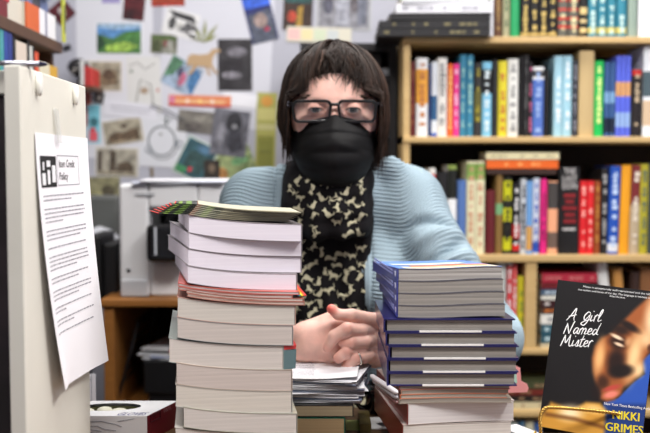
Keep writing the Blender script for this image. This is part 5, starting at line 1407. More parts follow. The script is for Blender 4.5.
# ---- body skin
skin = mat((226,178,158), .45, sss=.12, mottle=(212,156,138), vscale=30, name='skin')
vb = Vol((-.30, 1.25, .02), (.36, 1.98, 1.20), .006)
d = torso(vb, -.004)
for sh, el, wr in ((SH_L, EL_L, WR_L), (SH_R, EL_R, WR_R)):
    d = smin(d, vb.cap(sh, el, .033, .029), .02); d = smin(d, vb.cap(el, wr, .029, .026), .015)
for sx in (-.09, .12): # thighs, shins and feet, seated
    d = smin(d, vb.cap((sx, 1.80, .53), (sx, 1.46, .50), .08, .062), .05)
    d = smin(d, vb.cap((sx, 1.46, .50), (sx, 1.52, .12), .055, .038), .02)
    d = smin(d, vb.cap((sx, 1.55, .065), (sx, 1.40, .05), .034, .026), .02)
vb.d = d; bp, bq = vb.mesh(); bq = fix_orient(bp, bq)
# ---- head
hv = Vol(HW(-.10, -.05, -.20), HW(.10, .21, .13), .0017)
def hc(x, y, z): return HW(x, y, z)
d = hv.ell(hc(0, .092, .018), (.073, .094, .086))
d = smin(d, hv.ell(hc(0, .050, -.040), (.060, .058, .066)), .03)
d = smin(d, hv.ell(hc(0, .036, -.088), (.034, .034, .026)), .03)
d = smin(d, hv.ell(hc(0, .022, .030), (.054, .026, .030)), .02)          # forehead / brow
for s in (-1, 1):
    d = smin(d, hv.ell(hc(s*.040, .022, -.030), (.021, .018, .017)), .02)  # cheekbone
    d = smin(d, hv.ell(hc(s*.058, .048, -.004), (.017, .024, .034)), .015)
    d = smin(d, hv.cap(hc(s*.012, .003, .017), hc(s*.045, .012, .016), .0065, .005), .010)  # brow ridge
    d = smin(d, hv.ell(hc(s*.078, .100, -.020), (.007, .018, .030)), .006)   # ear
    d = smax(d, -hv.ell(hc(s*.031, -.002, -.001), (.019, .0115, .0125)), .008)  # socket
# nose
d = smin(d, hv.chain([hc(0, .006, .006), hc(0, -.006, -.018), hc(0, -.015, -.034)], [.008, .009, .011]), .010)
for s in (-1, 1):
    d = smin(d, hv.ell(hc(s*.011, -.006, -.038), (.008, .010, .007)), .006)
    # eyelids: ball with a slit
    ball = hv.ell(hc(s*.031, .0125, -.001), (.0150, .0145, .0142))
    slit = hv.ell(hc(s*.031, -.004, -.0020), (.0128, .011, .0040))
    d = smin(d, ball, .0025); d = smax(d, -slit, .0012)
# mouth hint and neck
d = smin(d, hv.ell(hc(0, -.002, -.066), (.022, .008, .008)), .006)
d = smax(d, -hv.cap(hc(-.02, -.009, -.0665), hc(.02, -.009, -.0665), .0012, .0012), .002)
d = smin(d, hv.cap(hc(0, .095, -.07), hc(.0, .125, -.21), .052, .056), .02)
hv.d = d; hp_, hq = hv.mesh(); hq = fix_orient(hp_, hq)

# ---- hands, interlaced. px helper for the hands
hd = Vol(np.array(at(262, 380, 1.30))-[0, .05, .02], np.array(at(420, 300, 1.30))+[0, .16, .02], .0013)
def H(px, py, Y=1.30): return np.array(at(px, py, Y))
def W2(px): return px/FPX*1.30       # picture px to metres at the hands
redtips = []
# picture-left hand (her right): wrist, back of the hand, knuckles
left = hd.chain([H(262, 345, 1.35), H(296, 343, 1.335), H(310, 341, 1.325)], [W2(19), W2(18.5), W2(19)], flat=(0,1,0,1.25))
for (a, b, ra, rb) in ((H(304, 334, 1.325), H(338, 327, 1.315), W2(10), W2(8)), (H(304, 341, 1.325), H(340, 338, 1.312), W2(11), W2(8.5)),
                       (H(303, 348, 1.325), H(339, 348, 1.315), W2(10), W2(8.5)), (H(303, 353, 1.328), H(334, 357, 1.320), W2(9), W2(7.5))):
    left = smin(left, hd.cap(a, b, ra, rb), .008)
left = smin(left, hd.cap(H(306, 330, 1.335), H(334, 317, 1.325), W2(9), W2(7)), .008)  # thumb mound
# her right fingers go over to the far side, curling round the other hand
for (p, r) in (([H(338,327,1.315), H(356,322,1.318), H(374,324,1.325), H(383,330,1.335)], [8,6.6,6,5.2]),
               ([H(340,338,1.312), H(358,335,1.316), H(376,335,1.322), H(386,341,1.333)], [8.4,6.6,6.2,5.4]),
               ([H(339,348,1.315), H(357,348,1.320), H(374,348,1.325), H(384,353,1.335)], [8.2,6.4,6,5.2]),
               ([H(334,357,1.320), H(351,360,1.325), H(366,361,1.330), H(375,364,1.338)], [7.4,5.6,5.2,4.6])):
    left = smin(left, hd.chain(p, [W2(x) for x in r]), .0035)
# picture-right hand (her left): palm block behind on the right, wrist to the right
right = hd.chain([H(420, 350, 1.40), H(398, 346, 1.37), H(384, 343, 1.352)], [W2(19), W2(18), W2(18)], flat=(0,1,0,1.3))
for (a, b) in ((H(388, 332, 1.345), H(374, 327, 1.333)), (H(388, 341, 1.345), H(374, 338, 1.330)), (H(388, 350, 1.345), H(376, 350, 1.332)), (H(388, 358, 1.348), H(376, 360, 1.336))):
    right = smin(right, hd.cap(a, b, W2(9.5), W2(7.5)), .007)
# thumb on top, tip bent up to the left
thumb = [H(390, 326, 1.345), H(374, 320, 1.318), H(352, 315.5, 1.300), H(338, 314.5, 1.295), H(331.5, 309, 1.293)]
right = smin(right, hd.chain(thumb, [W2(8.5), W2(7.2), W2(6.6), W2(5.4), W2(4.9)], k=.003), .004)
tipT = H(330, 308.5, 1.290)
nail_info = []
# index: out between the other's fingers, knuckle at 347,328, tip pressing at 326,350
f1 = hd.chain([H(374,329,1.333), H(362,331,1.300), H(347,329.5,1.286), H(334.5,336,1.286), H(327.5,348,1.292)], [W2(x) for x in (7.2,6.9,7.4,6.2,4.9)], k=.002)
f2 = hd.chain([H(374,339,1.330), H(366,342,1.296), H(352,342.5,1.285), H(343.5,342.5,1.288)], [W2(x) for x in (7.2,6.6,6.0,5.2)], k=.002)
f3 = hd.chain([H(376,350,1.332), H(362,349.5,1.297), H(347,351.5,1.286), H(338.5,358,1.290)], [W2(x) for x in (7,6.2,6.0,5.6)], k=.002)
f4 = hd.chain([H(376,360,1.336), H(368,356,1.300), H(356,358.5,1.288), H(346.5,367,1.294)], [W2(x) for x in (7,6.9,6.4,5.6)], k=.002)
f4b = hd.chain([H(378,362,1.336), H(372,366,1.302), H(360,368,1.296)], [W2(x) for x in (6,5.6,5)], k=.002)
palm2 = right
dR = palm2
for f in (f1, f2, f3, f4): dR = smin(dR, f, .0022)
dd_ = smin(left, dR, .0012)
# creases: knuckle lines
for (a, b) in ((H(343,323,1.277), H(346,328,1.275)), ):
    dd_ = smax(dd_, -hd.cap(a, b, .0006, .0006), .001)
hd.d = dd_; np_, nq_ = hd.mesh(); nq_ = fix_orient(np_, nq_)
allp = np.concatenate([bp, hp_, np_]); allq = np.concatenate([bq, hq+len(bp), nq_+len(bp)+len(hp_)])

# skin colour attribute: reddish knuckles, tips, cheeks and eyelids
cols = np.tile(np.array([235., 188., 173.]), (len(allp), 1))
def tint(c, r, colr, k=1.0):
    dist = np.linalg.norm(allp-np.asarray(c), axis=1); w_ = np.clip(1-dist/r, 0, 1)[:, None]; w_ = w_*w_*(3-2*w_)*k
    global cols; cols = cols*(1-w_)+np.array(colr, float)*w_
for p_ in (H(328,348,1.29), H(343,342,1.283), H(338,359,1.287), H(346,368,1.29)): tint(p_, .012, (212,136,120), .7)
tint(tipT, .017, (206,92,80), 1.0)
for p_ in (H(347,328,1.279), H(352,342,1.279), H(347,351,1.28), H(357,357,1.282), H(337,327,1.305), H(340,338,1.30), H(339,348,1.305)): tint(p_, .012, (214,142,126), .6)
tint(HW(0, -.01, -.02), .016, (226,130,116), .8)
for s in (-1, 1): tint(HW(s*.031, 0, .004), .018, (196,140,124), .6); tint(HW(s*.075, .09, -.035), .02, (220,130,116), .7)
sm_ = bpy.data.materials.new('skin_tone'); sm_.use_nodes = True
nt = sm_.node_tree; b = nt.nodes['Principled BSDF']; b.inputs['Roughness'].default_value = .48
b.inputs['Subsurface Weight'].default_value = .15; b.inputs['Subsurface Radius'].default_value = (1,.35,.2); b.inputs['Subsurface Scale'].default_value = .004
an = nt.nodes.new('ShaderNodeAttribute'); an.attribute_name = 'tone'
ns_ = nt.nodes.new('ShaderNodeTexNoise'); ns_.inputs['Scale'].default_value = 60; ns_.inputs['Detail'].default_value = 5
mx = nt.nodes.new('ShaderNodeMix'); mx.data_type = 'RGBA'; mx.blend_type = 'MULTIPLY'; mx.inputs[0].default_value = 1
rg = nt.nodes.new('ShaderNodeMapRange'); rg.inputs[1].default_value = .3; rg.inputs[2].default_value = .7; rg.inputs[3].default_value = .86; rg.inputs[4].default_value = 1.05
nt.links.new(ns_.outputs['Fac'], rg.inputs[0]); nt.links.new(an.outputs['Color'], mx.inputs[6]); nt.links.new(rg.outputs[0], mx.inputs[7]); nt.links.new(mx.outputs[2], b.inputs['Base Color'])
bpn = nt.nodes.new('ShaderNodeBump'); bpn.inputs['Strength'].default_value = .25; bpn.inputs['Distance'].default_value = .001
n2 = nt.nodes.new('ShaderNodeTexNoise'); n2.inputs['Scale'].default_value = 260; nt.links.new(n2.outputs['Fac'], bpn.inputs['Height']); nt.links.new(bpn.outputs[0], b.inputs['Normal'])
tcn = nt.nodes.new('ShaderNodeTexCoord'); nt.links.new(tcn.outputs['Object'], ns_.inputs['Vector']); nt.links.new(tcn.outputs['Object'], n2.inputs['Vector'])
person = np_mesh('person', allp, allq, [sm_])
ca1 = person.data.color_attributes.new('tone', 'FLOAT_COLOR', 'POINT')
cl = cols/255; cl = np.where(cl <= .04045, cl/12.92, ((cl+.055)/1.055)**2.4)
ca1.data.foreach_set('color', np.concatenate([cl, np.ones((len(cl), 1))], 1).astype(np.float32).ravel())
tag(person, 'person in light blue cardigan, dark glasses and black mask, hands clasped between the book piles', 'person')

# eyes
for s in (-1, 1):
    eb = MB()
    c = HW(s*.031, .0125, -.0015); r_ = .0133
    prof = [(r_*math.sin(math.radians(a)), r_*math.cos(math.radians(a))) for a in (1, 6, 9, 14, 20, 26, 27, 40, 60, 90, 120, 150, 179)]
    mtx = Matrix.Translation(c) @ Matrix.Rotation(R(90), 4, 'X')
    wh = mat((206,196,192), .2); ir = mat((84,92,92), .15); pu = mat((14,12,12), .1)
    n_ = 20
    for i in range(len(prof)-1):
        a0 = (1, 6, 9, 14, 20, 26, 27, 40, 60, 90, 120, 150, 179)[i]
        m_ = pu if a0 < 9 else (ir if a0 < 26 else wh)
        vs = []
        for rr, zz_ in (prof[i], prof[i+1]):
            for k in range(n_): vs.append((rr*math.cos(2*math.pi*k/n_), rr*math.sin(2*math.pi*k/n_), zz_))
        eb.add(vs, [(k, (k+1) % n_, n_+(k+1) % n_, n_+k) for k in range(n_)], m_, mtx)
    eb.build('eyeball', person, smooth=True)
# fingernail and ring
rg_ = MB(); a = H(357.5, 364, 1.286)
pts = []
cR = H(358, 358.3, 1.288); ax_ = (H(368,356,1.300)-H(352,361,1.289)); ax_ /= np.linalg.norm(ax_)
u_ = np.cross(ax_, [0,1,0]); u_ /= np.linalg.norm(u_); w__ = np.cross(ax_, u_)
rr = W2(6.9)
rg_.tube([Vector(cR+rr*(math.cos(t)*u_+math.sin(t)*w__)) for t in np.linspace(0, 2*math.pi, 29)[:-1]], .0013, mat((226,222,214), .15, 1.0), 8, closed=True)
rg_.build('ring', person, smooth=True)['label'] = 'silver ring'

# ---- face mask
mk = MB(); NU, NV = 40, 36
cen = [(-.0085,-.011), (-.020,-.026), (-.031,-.042), (-.034,-.058), (-.033,-.078), (-.027,-.098), (-.012,-.118), (.012,-.131)]
def cpt(v):
    t = v*(len(cen)-1); i = min(int(t), len(cen)-2); f = t-i
    p0 = cen[max(i-1,0)]; p1 = cen[i]; p2 = cen[i+1]; p3 = cen[min(i+2, len(cen)-1)]
    g = lambda k: .5*((2*p1[k])+(p2[k]-p0[k])*f+(2*p0[k]-5*p1[k]+4*p2[k]-p3[k])*f*f+(3*p1[k]-p0[k]-3*p2[k]+p3[k])*f**3)
    return g(0), g(1)
vs = []
for j in range(NV+1):
    v = j/NV; cy, cz = cpt(v)
    Wv = .0675-.018*max(0, (v-.55)/.45)**1.5
    ye = .050+.012*v; ze = -.030-.082*v
    for i in range(NU+1):
        u = i/NU*2-1; a = abs(u)
        x = Wv*math.sin(u*math.pi/2*.98)
        f = (1-math.cos(a*math.pi/2))**(.95)
        fz = a**(.85+.75*min(1, v*3))
        y = cy+(ye-cy)*f-.006*math.exp(-(u/.10)**2)*(1 if v < .45 else .5)*(1-v)
        z = cz+(ze-cz)*fz
        # pleats: three tucked folds, deeper in the middle, plus pulled creases
        pl_ = 0
        for pc, wd in ((.30,.05),(.50,.05),(.70,.05)):
            q = (v-pc-.05*(1-a)*(1 if pc > .4 else -.3))/wd; pl_ += math.exp(-q*q)*(.6 if q > 0 else 1)
        y += .0046*pl_*(1-.35*a)
        y -= .002*math.exp(-(((v-.42)-.22*a)/.035)**2)*(1 if a > .08 else 0)+.0012*math.sin(u*9+v*14)*(.4+a*.4)
        vs.append(HW(x, y-.0015, z))
mk.add(vs, [(j*(NU+1)+i, (j+1)*(NU+1)+i, (j+1)*(NU+1)+i+1, j*(NU+1)+i+1) for j in range(NV) for i in range(NU)], mat((11,10,11), .6, spec=.22, bump=.15, bscale=900))
mo = mk.build('face_mask', person, smooth=True); s = mo.modifiers.new('s', 'SOLIDIFY'); s.thickness = .0018; s.offset = 1
mo['label'] = 'black pleated face mask'
for s in (-1, 1):
    e = MB(); e.tube([HW(s*.066, .052, -.034), HW(s*.076, .080, -.018), HW(s*.081, .112, -.006), HW(s*.080, .122, -.03), HW(s*.073, .095, -.075), HW(s*.062, .060, -.105)], .0011, mat((22,20,22), .6), 6)
    e.build('ear_loop', mo, smooth=True)

# ---- glasses
gf = MB(); fm = mat((14,12,14), .3, spec=.4)
def rrect(cx, cz, w_, h_, r_, skew=0):
    out = []
    for (sx, sz, a0) in ((1,1,0), (-1,1,90), (-1,-1,180), (1,-1,270)):
        for k in range(6):
            a = R(a0+90*k/5); x = sx*(w_/2-r_)+r_*math.cos(a); z = sz*(h_/2-r_)+r_*math.sin(a)
            if z < 0: x *= .93
            out.append((cx+x, cz+z))
    return out
gy = -.0175
def wrapy(x): return gy+.9*x*x*2.2
lens_mat = bpy.data.materials.new('lens_glass'); lens_mat.use_nodes = True
nt = lens_mat.node_tree; nt.nodes.remove(nt.nodes['Principled BSDF']); om = nt.nodes['Material Output']
tr_ = nt.nodes.new('ShaderNodeBsdfTransparent'); gl_ = nt.nodes.new('ShaderNodeBsdfGlossy'); gl_.inputs['Roughness'].default_value = .05
fr__ = nt.nodes.new('ShaderNodeFresnel'); fr__.inputs['IOR'].default_value = 1.5; mxs = nt.nodes.new('ShaderNodeMixShader')
nt.links.new(fr__.outputs[0], mxs.inputs[0]); nt.links.new(tr_.outputs[0], mxs.inputs[1]); nt.links.new(gl_.outputs[0], mxs.inputs[2]); nt.links.new(mxs.outputs[0], om.inputs['Surface'])
lens = []
for s in (-1, 1):
    out = rrect(s*.0375, -.0045, .067, .038, .010); inn = rrect(s*.0375, -.0045, .0575, .0290, .0070)
    n = len(out); vs = []
    for yy in (0, .0045):
        for ring in (out, inn):
            for x, z in ring: vs.append(HW(x, wrapy(x)+yy, z))
    fs = []
    for i in range(n):
        j = (i+1) % n
        fs += [(i, j, n+j, n+i), (2*n+j, 2*n+i, 3*n+i, 3*n+j), (j, i, 2*n+i, 2*n+j), (n+i, n+j, 3*n+j, 3*n+i)]
    gf.add(vs, fs, fm)
    lens.append([HW(x, wrapy(x)+.002, z) for x, z in inn])
gf.tube([HW(-.0075, wrapy(.0075)+.002, .004), HW(-.004, gy, .0065), HW(.004, gy, .0065), HW(.0075, wrapy(.0075)+.002, .004)], .0030, fm, 8)
go_ = gf.build('eyeglasses', person, bevel=.0006); go_['label'] = 'dark rectangular eyeglasses'
for L_ in lens:
    e = MB(); n = len(L_); e.add(L_+[p+np.array([0,.0012,0]) for p in L_], [tuple(range(n)), tuple(reversed(range(n, 2*n)))]+[((i+1) % n, i, n+i, n+(i+1) % n) for i in range(n)], lens_mat); e.build('lens', go_)
for s in (-1, 1):
    e = MB(); hx = .0715
    e.tube([HW(s*(hx-.003), wrapy(hx)+.001, .0085), HW(s*(hx+.003), wrapy(hx)+.006, .0085), HW(s*(hx+.0055), wrapy(hx)+.03, .007), HW(s*.080, .09, .002), HW(s*.079, .115, -.008)], [.0028,.0030,.0024,.0020,.0016], fm, 8)
    e.box(HW(s*(hx+.0055), wrapy(hx)+.014, .0083), (.0028, .015, .0075), mat((150,150,160), .25, .8))
    e.build('temple', go_, smooth=False)

# ---- hair: a cap with strands laid over it
hm1 = bpy.data.materials.new('dark_brown_hair'); hm1.use_nodes = True
nt = hm1.node_tree; b = nt.nodes['Principled BSDF']; b.inputs['Roughness'].default_value = .5; b.inputs['Specular IOR Level'].default_value = .22
an = nt.nodes.new('ShaderNodeAttribute'); an.attribute_name = 'shade'
rp = nt.nodes.new('ShaderNodeMix'); rp.data_type = 'RGBA'; rp.inputs[6].default_value = lin((17,12,10)); rp.inputs[7].default_value = lin((72,50,38))
nt.links.new(an.outputs['Fac'], rp.inputs[0]); nt.links.new(rp.outputs[2], b.inputs['Base Color'])
cap_ = Vol(HW(-.11, -.03, -.13), HW(.11, .22, .13), .003)
dh = cap_.ell(HW(0, .094, .018), (.081, .103, .091))
dh = smin(dh, cap_.ell(HW(0, .125, -.045), (.076, .062, .07)), .03)
dh = smax(dh, -cap_.ell(HW(0, -.035, -.04), (.077, .105, .106)), .006)
cap_.d = dh; cp, cq = cap_.mesh(); cq = fix_orient(cp, cq)
rs = np.random.RandomState(12)
c0 = np.array([0, .094, .018]); Rh = np.array([.082, .104, .092])
sv_, sf_, sh_ = [], [], []
def strand(path, wd, shade):
    k0 = len(sv_); n = len(path)
    for i, p in enumerate(path):
        t = path[min(i+1, n-1)]-path[max(i-1, 0)]; t /= np.linalg.norm(t)+1e-9
        out = p-c0; u = np.cross(t, out); u /= np.linalg.norm(u)+1e-9; w_ = np.cross(u, t)
        r_ = wd*(1-.75*(i/(n-1))**2)
        for q in (u, w_*.7, -u, -w_*.7): sv_.append(HW(*(p+q*r_))); sh_.append(shade)
    for i in range(n-1):
        for k in range(4): sf_.append((k0+i*4+k, k0+i*4+(k+1) % 4, k0+(i+1)*4+(k+1) % 4, k0+(i+1)*4+k))
NCL = 330
for cl_i in range(NCL):
    phi = rs.uniform(-math.pi, math.pi) if rs.rand() < .42 else rs.uniform(-1.9, 1.9)
    a = abs(phi); t0 = rs.uniform(0, .95)**.8*.9; lift = rs.uniform(-.002, .013)
    sgn = 1 if phi > 0 else -1
    if a < .62: zend = .082-.068*abs(phi+.06)**1.3+rs.uniform(-.010, .008)
    elif a < .95: zend = .028-.085*(a-.62)/.33+rs.uniform(-.02, .01)
    elif a < 2.2: zend = (-.070+rs.uniform(-.022, .02)-(.022*rs.rand() if sgn > 0 else 0)) if rs.rand() < .55 else rs.uniform(-.07, -.005)
    else: zend = -.10+rs.uniform(-.03, .02)
    bend = rs.uniform(-.35, .35); cs = rs.rand()
    sweep = rs.uniform(-.1, .1)+(.30 if a < .62 else .05)*(-1 if rs.rand() < .5 else 1)*.5
    for k in range(int(13 if a < 1.2 else 9)):
        ph = phi+rs.normal(0, .045); li = lift+rs.uniform(0, .004); path = []
        ze = zend+rs.normal(0, .009); tt = t0+rs.normal(0, .03)
        # walk down the scalp along a meridian from the crown, then hang
        N = 11
        # find polar angle where z reaches ze or the equator
        for i in range(N+1):
            f = i/N
            zt_c = (ze-c0[2])/Rh[2]
            t_end = math.acos(max(-1, min(1, zt_c))) if zt_c > -.02 else math.pi/2
            tot_arc = (t_end-tt)*.095; hang = max(0, (c0[2]-ze)) if zt_c <= -.02 else 0
            s_ = f*(tot_arc+hang); pp = ph+sweep*f*f
            rr_ = 1+li/.09
            if s_ <= tot_arc or hang == 0:
                th_ = tt+s_/.095
                p = c0+Rh*rr_*np.array([math.sin(th_)*math.sin(pp), -math.sin(th_)*math.cos(pp), math.cos(th_)])
            else:
                g = s_-tot_arc; x = math.sin(pp)*Rh[0]*rr_; y = -math.cos(pp)*Rh[1]*rr_
                curl = 1-2.2*max(0, g-.035)+.03*math.sin(g*50+bend*9)
                flare = 1+(.16 if cs > .8 else -.04)*max(0, (g-.05)/.06)
                p = c0+np.array([x*curl*flare, y*(1-.8*max(0, g-.03)), -g])
            # side locks in front stay outside the face opening
            if .6 < a < 1.3 and p[2] < .03: p[0] = sgn*max(abs(p[0]), .079)
            p = p+np.array([math.sin(f*5+bend*9), 0, math.cos(f*4+bend*5)])*(.0022+.0025*cs)*f
            path.append(p)
        strand(path, .00085*(1+.5*rs.rand()), min(1, max(0, .08+1.1*cs*cs*rs.rand()+.1*rs.rand())))
nsv = np.array(sv_); hpq = np.concatenate([cp, nsv]); hqq = np.concatenate([cq, np.array(sf_)+len(cp)])
hair = np_mesh('hair', hpq, hqq, [hm1], person)
at_ = hair.data.attributes.new('shade', 'FLOAT', 'POINT'); at_.data.foreach_set('value', np.concatenate([np.full(len(cp), .05), np.array(sh_)]).astype(np.float32))
# eyebrows
bm_ = mat((70,52,44), .7)
for s in (-1, 1):
    ebm = MB()
    for i in range(46):
        t = i/45; x = s*(.013+.040*t); z = .0165+.0055*math.sin(t*2.4)-.003*t+random.uniform(-.0022,.0022)
        y = .0028+.9*(x*x)*4-.0045
        ebm.tube([HW(x, y-.001, z), HW(x+s*.004, y-.0018+.0004, z+.0018), HW(x+s*.008, y+.0006, z+.0012)], [.0007,.0006,.0002], bm_, 4)
    ebm.build('eyebrow', hair)
for s in (-1, 1):
    lash = MB(); pts = []
    for i in range(9):
        t = i/8*2-1; x = s*.031+t*.0125; z = -.0020+.0042*math.sqrt(max(0, 1-t*t))
        pts.append(HW(x, .0125-.0150*math.sqrt(max(.02, 1-(t*.83)**2-.05)), z))
    lash.tube(pts, .0008, mat((30,22,20), .6), 6)
    lash.build('eyelashes', hair)

# ---- cardigan
cvv = Vol((-.34, 1.26, .50), (.42, 1.95, 1.20), .004)
g = .012
d = torso(cvv, g)
# sleeves with gathered folds at the elbow
ribs_l = [(SH_L, EL_L, WR_L), (SH_R, EL_R, WR_R)]
WR_Rc = WR_R+(EL_R-WR_R)*.18; WR_Lc = WR_L+(EL_L-WR_L)*.30
d = smin(d, cvv.cap(at(404,186,1.66), at(391,168,1.63), .036, .022), .03)
d = smin(d, cvv.cap(at(262,192,1.66), at(280,180,1.64), .034, .024), .03)
d = smin(d, cvv.cap(SH_R+[.005,0,-.005], EL_R, .052, .056), .035)
d = smin(d, cvv.cap(SH_L+[-.002,0,-.005], EL_L, .050, .050), .035)
d = smin(d, cvv.cap(EL_R, WR_Rc, .054, .037), .02)
d = smin(d, cvv.cap(EL_L, WR_Lc, .050, .034), .02)
# open front: a wedge from neck to hem, and the neck hole
xa_, xb_ = at(285, 200, 1.60).x, at(361, 200, 1.60).x
zz_ = cvv.Z
mid = (xa_+xb_)/2; half = (xb_-xa_)/2-.004
frnt = np.maximum(np.abs(cvv.X-mid)-half, cvv.Y-1.70)
frnt = frnt+0*zz_
d = smax(d, -frnt, .012)
d = smax(d, -cvv.cap((.015, 1.60, 1.20), (.015, 1.66, 1.05), .075, .055), .012)
d = smax(d, -cvv.cap(WR_Rc, WR_R+(WR_R-EL_R)*.5, .030, .030), .004)
d = smax(d, -cvv.cap(WR_Lc, WR_L+(WR_L-EL_L)*.5, .028, .028), .004)
d = np.maximum(d, -torso(cvv, .002))
cvv.d = d; kp, kq = cvv.mesh(); kq = fix_orient(kp, kq)
# one subdivision so that the knit ribs are real relief
def subdiv(pts, quads):
    e = np.concatenate([quads[:, [0,1]], quads[:, [1,2]], quads[:, [2,3]], quads[:, [3,0]]]); es = np.sort(e, 1)
    ue, inv = np.unique(es, axis=0, return_inverse=True); inv = inv.ravel()
    nv = len(pts); ne_ = len(ue); nq = len(quads)
    ep = (pts[ue[:,0]]+pts[ue[:,1]])/2; fp = pts[quads].mean(1)
    P_ = np.concatenate([pts, ep, fp]); i0, i1, i2, i3 = [nv+inv[k*nq:(k+1)*nq] for k in range(4)]; fc = nv+ne_+np.arange(nq)
    Q = np.concatenate([np.stack([quads[:,0], i0, fc, i3], 1), np.stack([i0, quads[:,1], i1, fc], 1), np.stack([fc, i1, quads[:,2], i2], 1), np.stack([i3, fc, i2, quads[:,3]], 1)])
    return P_, Q
vis = kp[kq].mean(1)
kp, kq = subdiv(kp, kq)
# rib coordinate
def seg(p, a, b):
    e = b-a; L = np.linalg.norm(e); t = ((p-a)@e)/(L*L); tc_ = np.clip(t, 0, 1); dist = np.linalg.norm(p-(a+tc_[:, None]*e), axis=1); return t*L, dist, L
n = vnormals(kp, kq)
s1, d1, L1 = seg(kp, SH_R, EL_R); s2, d2, L2 = seg(kp, EL_R, WR_R); s3, d3, L3 = seg(kp, SH_L, EL_L); s4, d4, L4 = seg(kp, EL_L, WR_L)
torsoc = (SH_R[2]-kp[:,2])*1.0+.22*np.abs(kp[:,0]-.015)*0
pitch = .0070
ribt = torsoc-.12*(kp[:,0]-.05)
rib = ribt.copy()
def blend(a, b, w_): return a*(1-w_)+b*w_
sm01 = lambda x: np.clip(x, 0, 1)**2*(3-2*np.clip(x, 0, 1))
ou = sm01((kp[:,0]-(SH_R[0]-.03))/.07)*sm01((.10-d1)/.03)
rib = blend(rib, s1+0.0, ou)
w2_ = sm01((s1-L1+.03)/.05)*sm01((.09-d2)/.02); rib = blend(rib, L1+s2, w2_)
ou = sm01(((SH_L[0]+.03)-kp[:,0])/.07)*sm01((.10-d3)/.03); rib = blend(rib, s3, ou)
w4_ = sm01((s3-L3+.03)/.05)*sm01((.09-d4)/.02); rib = blend(rib, L3+s4, w4_)
disp = .0014*np.sin(rib/pitch*2*math.pi)
# folds across the picture-right sleeve
ang_ = np.arctan2(kp[:,1]-(SH_R[1]+(EL_R[1]-SH_R[1])*np.clip(s1/L1,0,1)), kp[:,0]-(SH_R[0]+(EL_R[0]-SH_R[0])*np.clip(s1/L1,0,1)))
fold = np.zeros(len(kp))
for sc_, am, wd, sl in ((.085,-.010,.010,.020), (.135,-.012,.010,-.012), (.185,-.012,.009,.012), (.110,.006,.012,.01), (.160,.007,.012,.0)):
    fold += 1.45*am*np.exp(-((s1-sc_-sl*np.sin(ang_+1.0))/wd)**2)*np.clip((.085-d1)/.03, 0, 1)*np.clip(np.cos(ang_+1.57), 0, 1)
# plackets: bands along the front edges knitted lengthways
inx = np.abs(kp[:,0]-mid)-half; onf = (inx < .021) & (kp[:,1] < 1.70) & (kp[:,2] < 1.12)
disp = np.where(onf, .0011*np.sin(inx/.0052*2*math.pi)+.0015, disp)
edge = np.exp(-((inx-.0225)/.0025)**2)*(kp[:,1] < 1.70); disp = disp-.003*edge
kp = kp+n*(disp+fold)[:, None]
cm_ = mat((150,168,178), .9, spec=.1, bump=.5, bscale=700, name='pale_blue_knit')
card = np_mesh('cardigan', kp, kq, [cm_], person); card['label'] = 'light blue ribbed knit cardigan'

# ---- scarf with a pattern of little cats
sv2 = Vol((-.16, 1.46, .52), (.20, 1.80, 1.19), .0035)
nk = HW(0, .085, -.125)
d = None
for (dz_, rr_, th_) in ((0, .054, .026), (-.032, .056, .025), (-.062, .053, .022)):
    ccx, ccy, ccz = nk[0]-.006, nk[1], nk[2]+dz_
    rad = np.sqrt((sv2.X-ccx)**2+((sv2.Y-ccy)*.92)**2)-rr_
    zz_ = sv2.Z-(ccz-.30*(ccy-sv2.Y)*-1*0-.18*(ccy-sv2.Y))
    t_ = np.sqrt(rad**2+(zz_*.8)**2)-th_*.86
    d = t_ if d is None else smin(d, t_, .006)
# two hanging layers over the chest down to the lap
fx = mid
front = torso(sv2, .017)
lim = np.maximum(np.abs(sv2.X-fx)-(half+.012), sv2.Y-1.72)+0*sv2.Z
lay1 = smax(front, lim, .01); lay1 = np.maximum(lay1, -torso(sv2, .0))
d = smin(d, lay1, .03)
for (x0_, x1_, y0_) in ((-.034, -.022, 1.60), (.058, .046, 1.60), (.012, .020, 1.603)):
    d = smin(d, sv2.cap((x0_, y0_, 1.04), (x1_, 1.565, .62), .026, .030, flat=(0,1,0,1.5)), .014)
d = np.maximum(d, 1.08*(sv2.Z*0)+np.where(sv2.Z < .56, .56-sv2.Z, -1))
sv2.d = d.astype(np.float32); fp, fq = sv2.mesh(); fq = fix_orient(fp, fq)
n = vnormals(fp, fq)
fp = fp+n*(.0028*np.sin(fp[:,0]*150+fp[:,2]*22)+.0022*np.sin(fp[:,0]*70-fp[:,2]*60+1.3))[:, None]*np.clip((1.14-fp[:,2])/.05, .3, 1)[:, None]
blackcloth = mat((20,18,20), .85, spec=.15); catm = mat((186,180,152), .85, spec=.1)
from mathutils.bvhtree import BVHTree
bvh = BVHTree.FromPolygons([tuple(p) for p in fp], [tuple(int(k) for k in q) for q in fq])
cats = [
 [(-10,-2),(-8,3),(-3,5),(4,5),(7,9),(8,12),(10,9),(12,9),(14,12),(14,7),(12,3),(9,2),(8,-4),(9,-9),(7,-9),(5,-4),(0,-3),(-5,-3),(-6,-8),(-8,-9),(-8,-3),(-12,2),(-14,8),(-15,7),(-13,0)],   # walking
 [(-5,-10),(-6,-4),(-4,2),(-3,6),(-5,12),(-2,10),(1,10),(4,12),(3,6),(3,2),(5,-3),(5,-9),(9,-10),(13,-7),(14,-8),(10,-12),(4,-11)],  # sitting
 [(-12,-3),(-9,3),(-2,4),(4,1),(8,3),(9,7),(11,4),(13,4),(14,6),(14,0),(11,-3),(13,-7),(10,-6),(5,-4),(-2,-5),(-7,-6),(-10,-9),(-11,-8)], # crouching
]
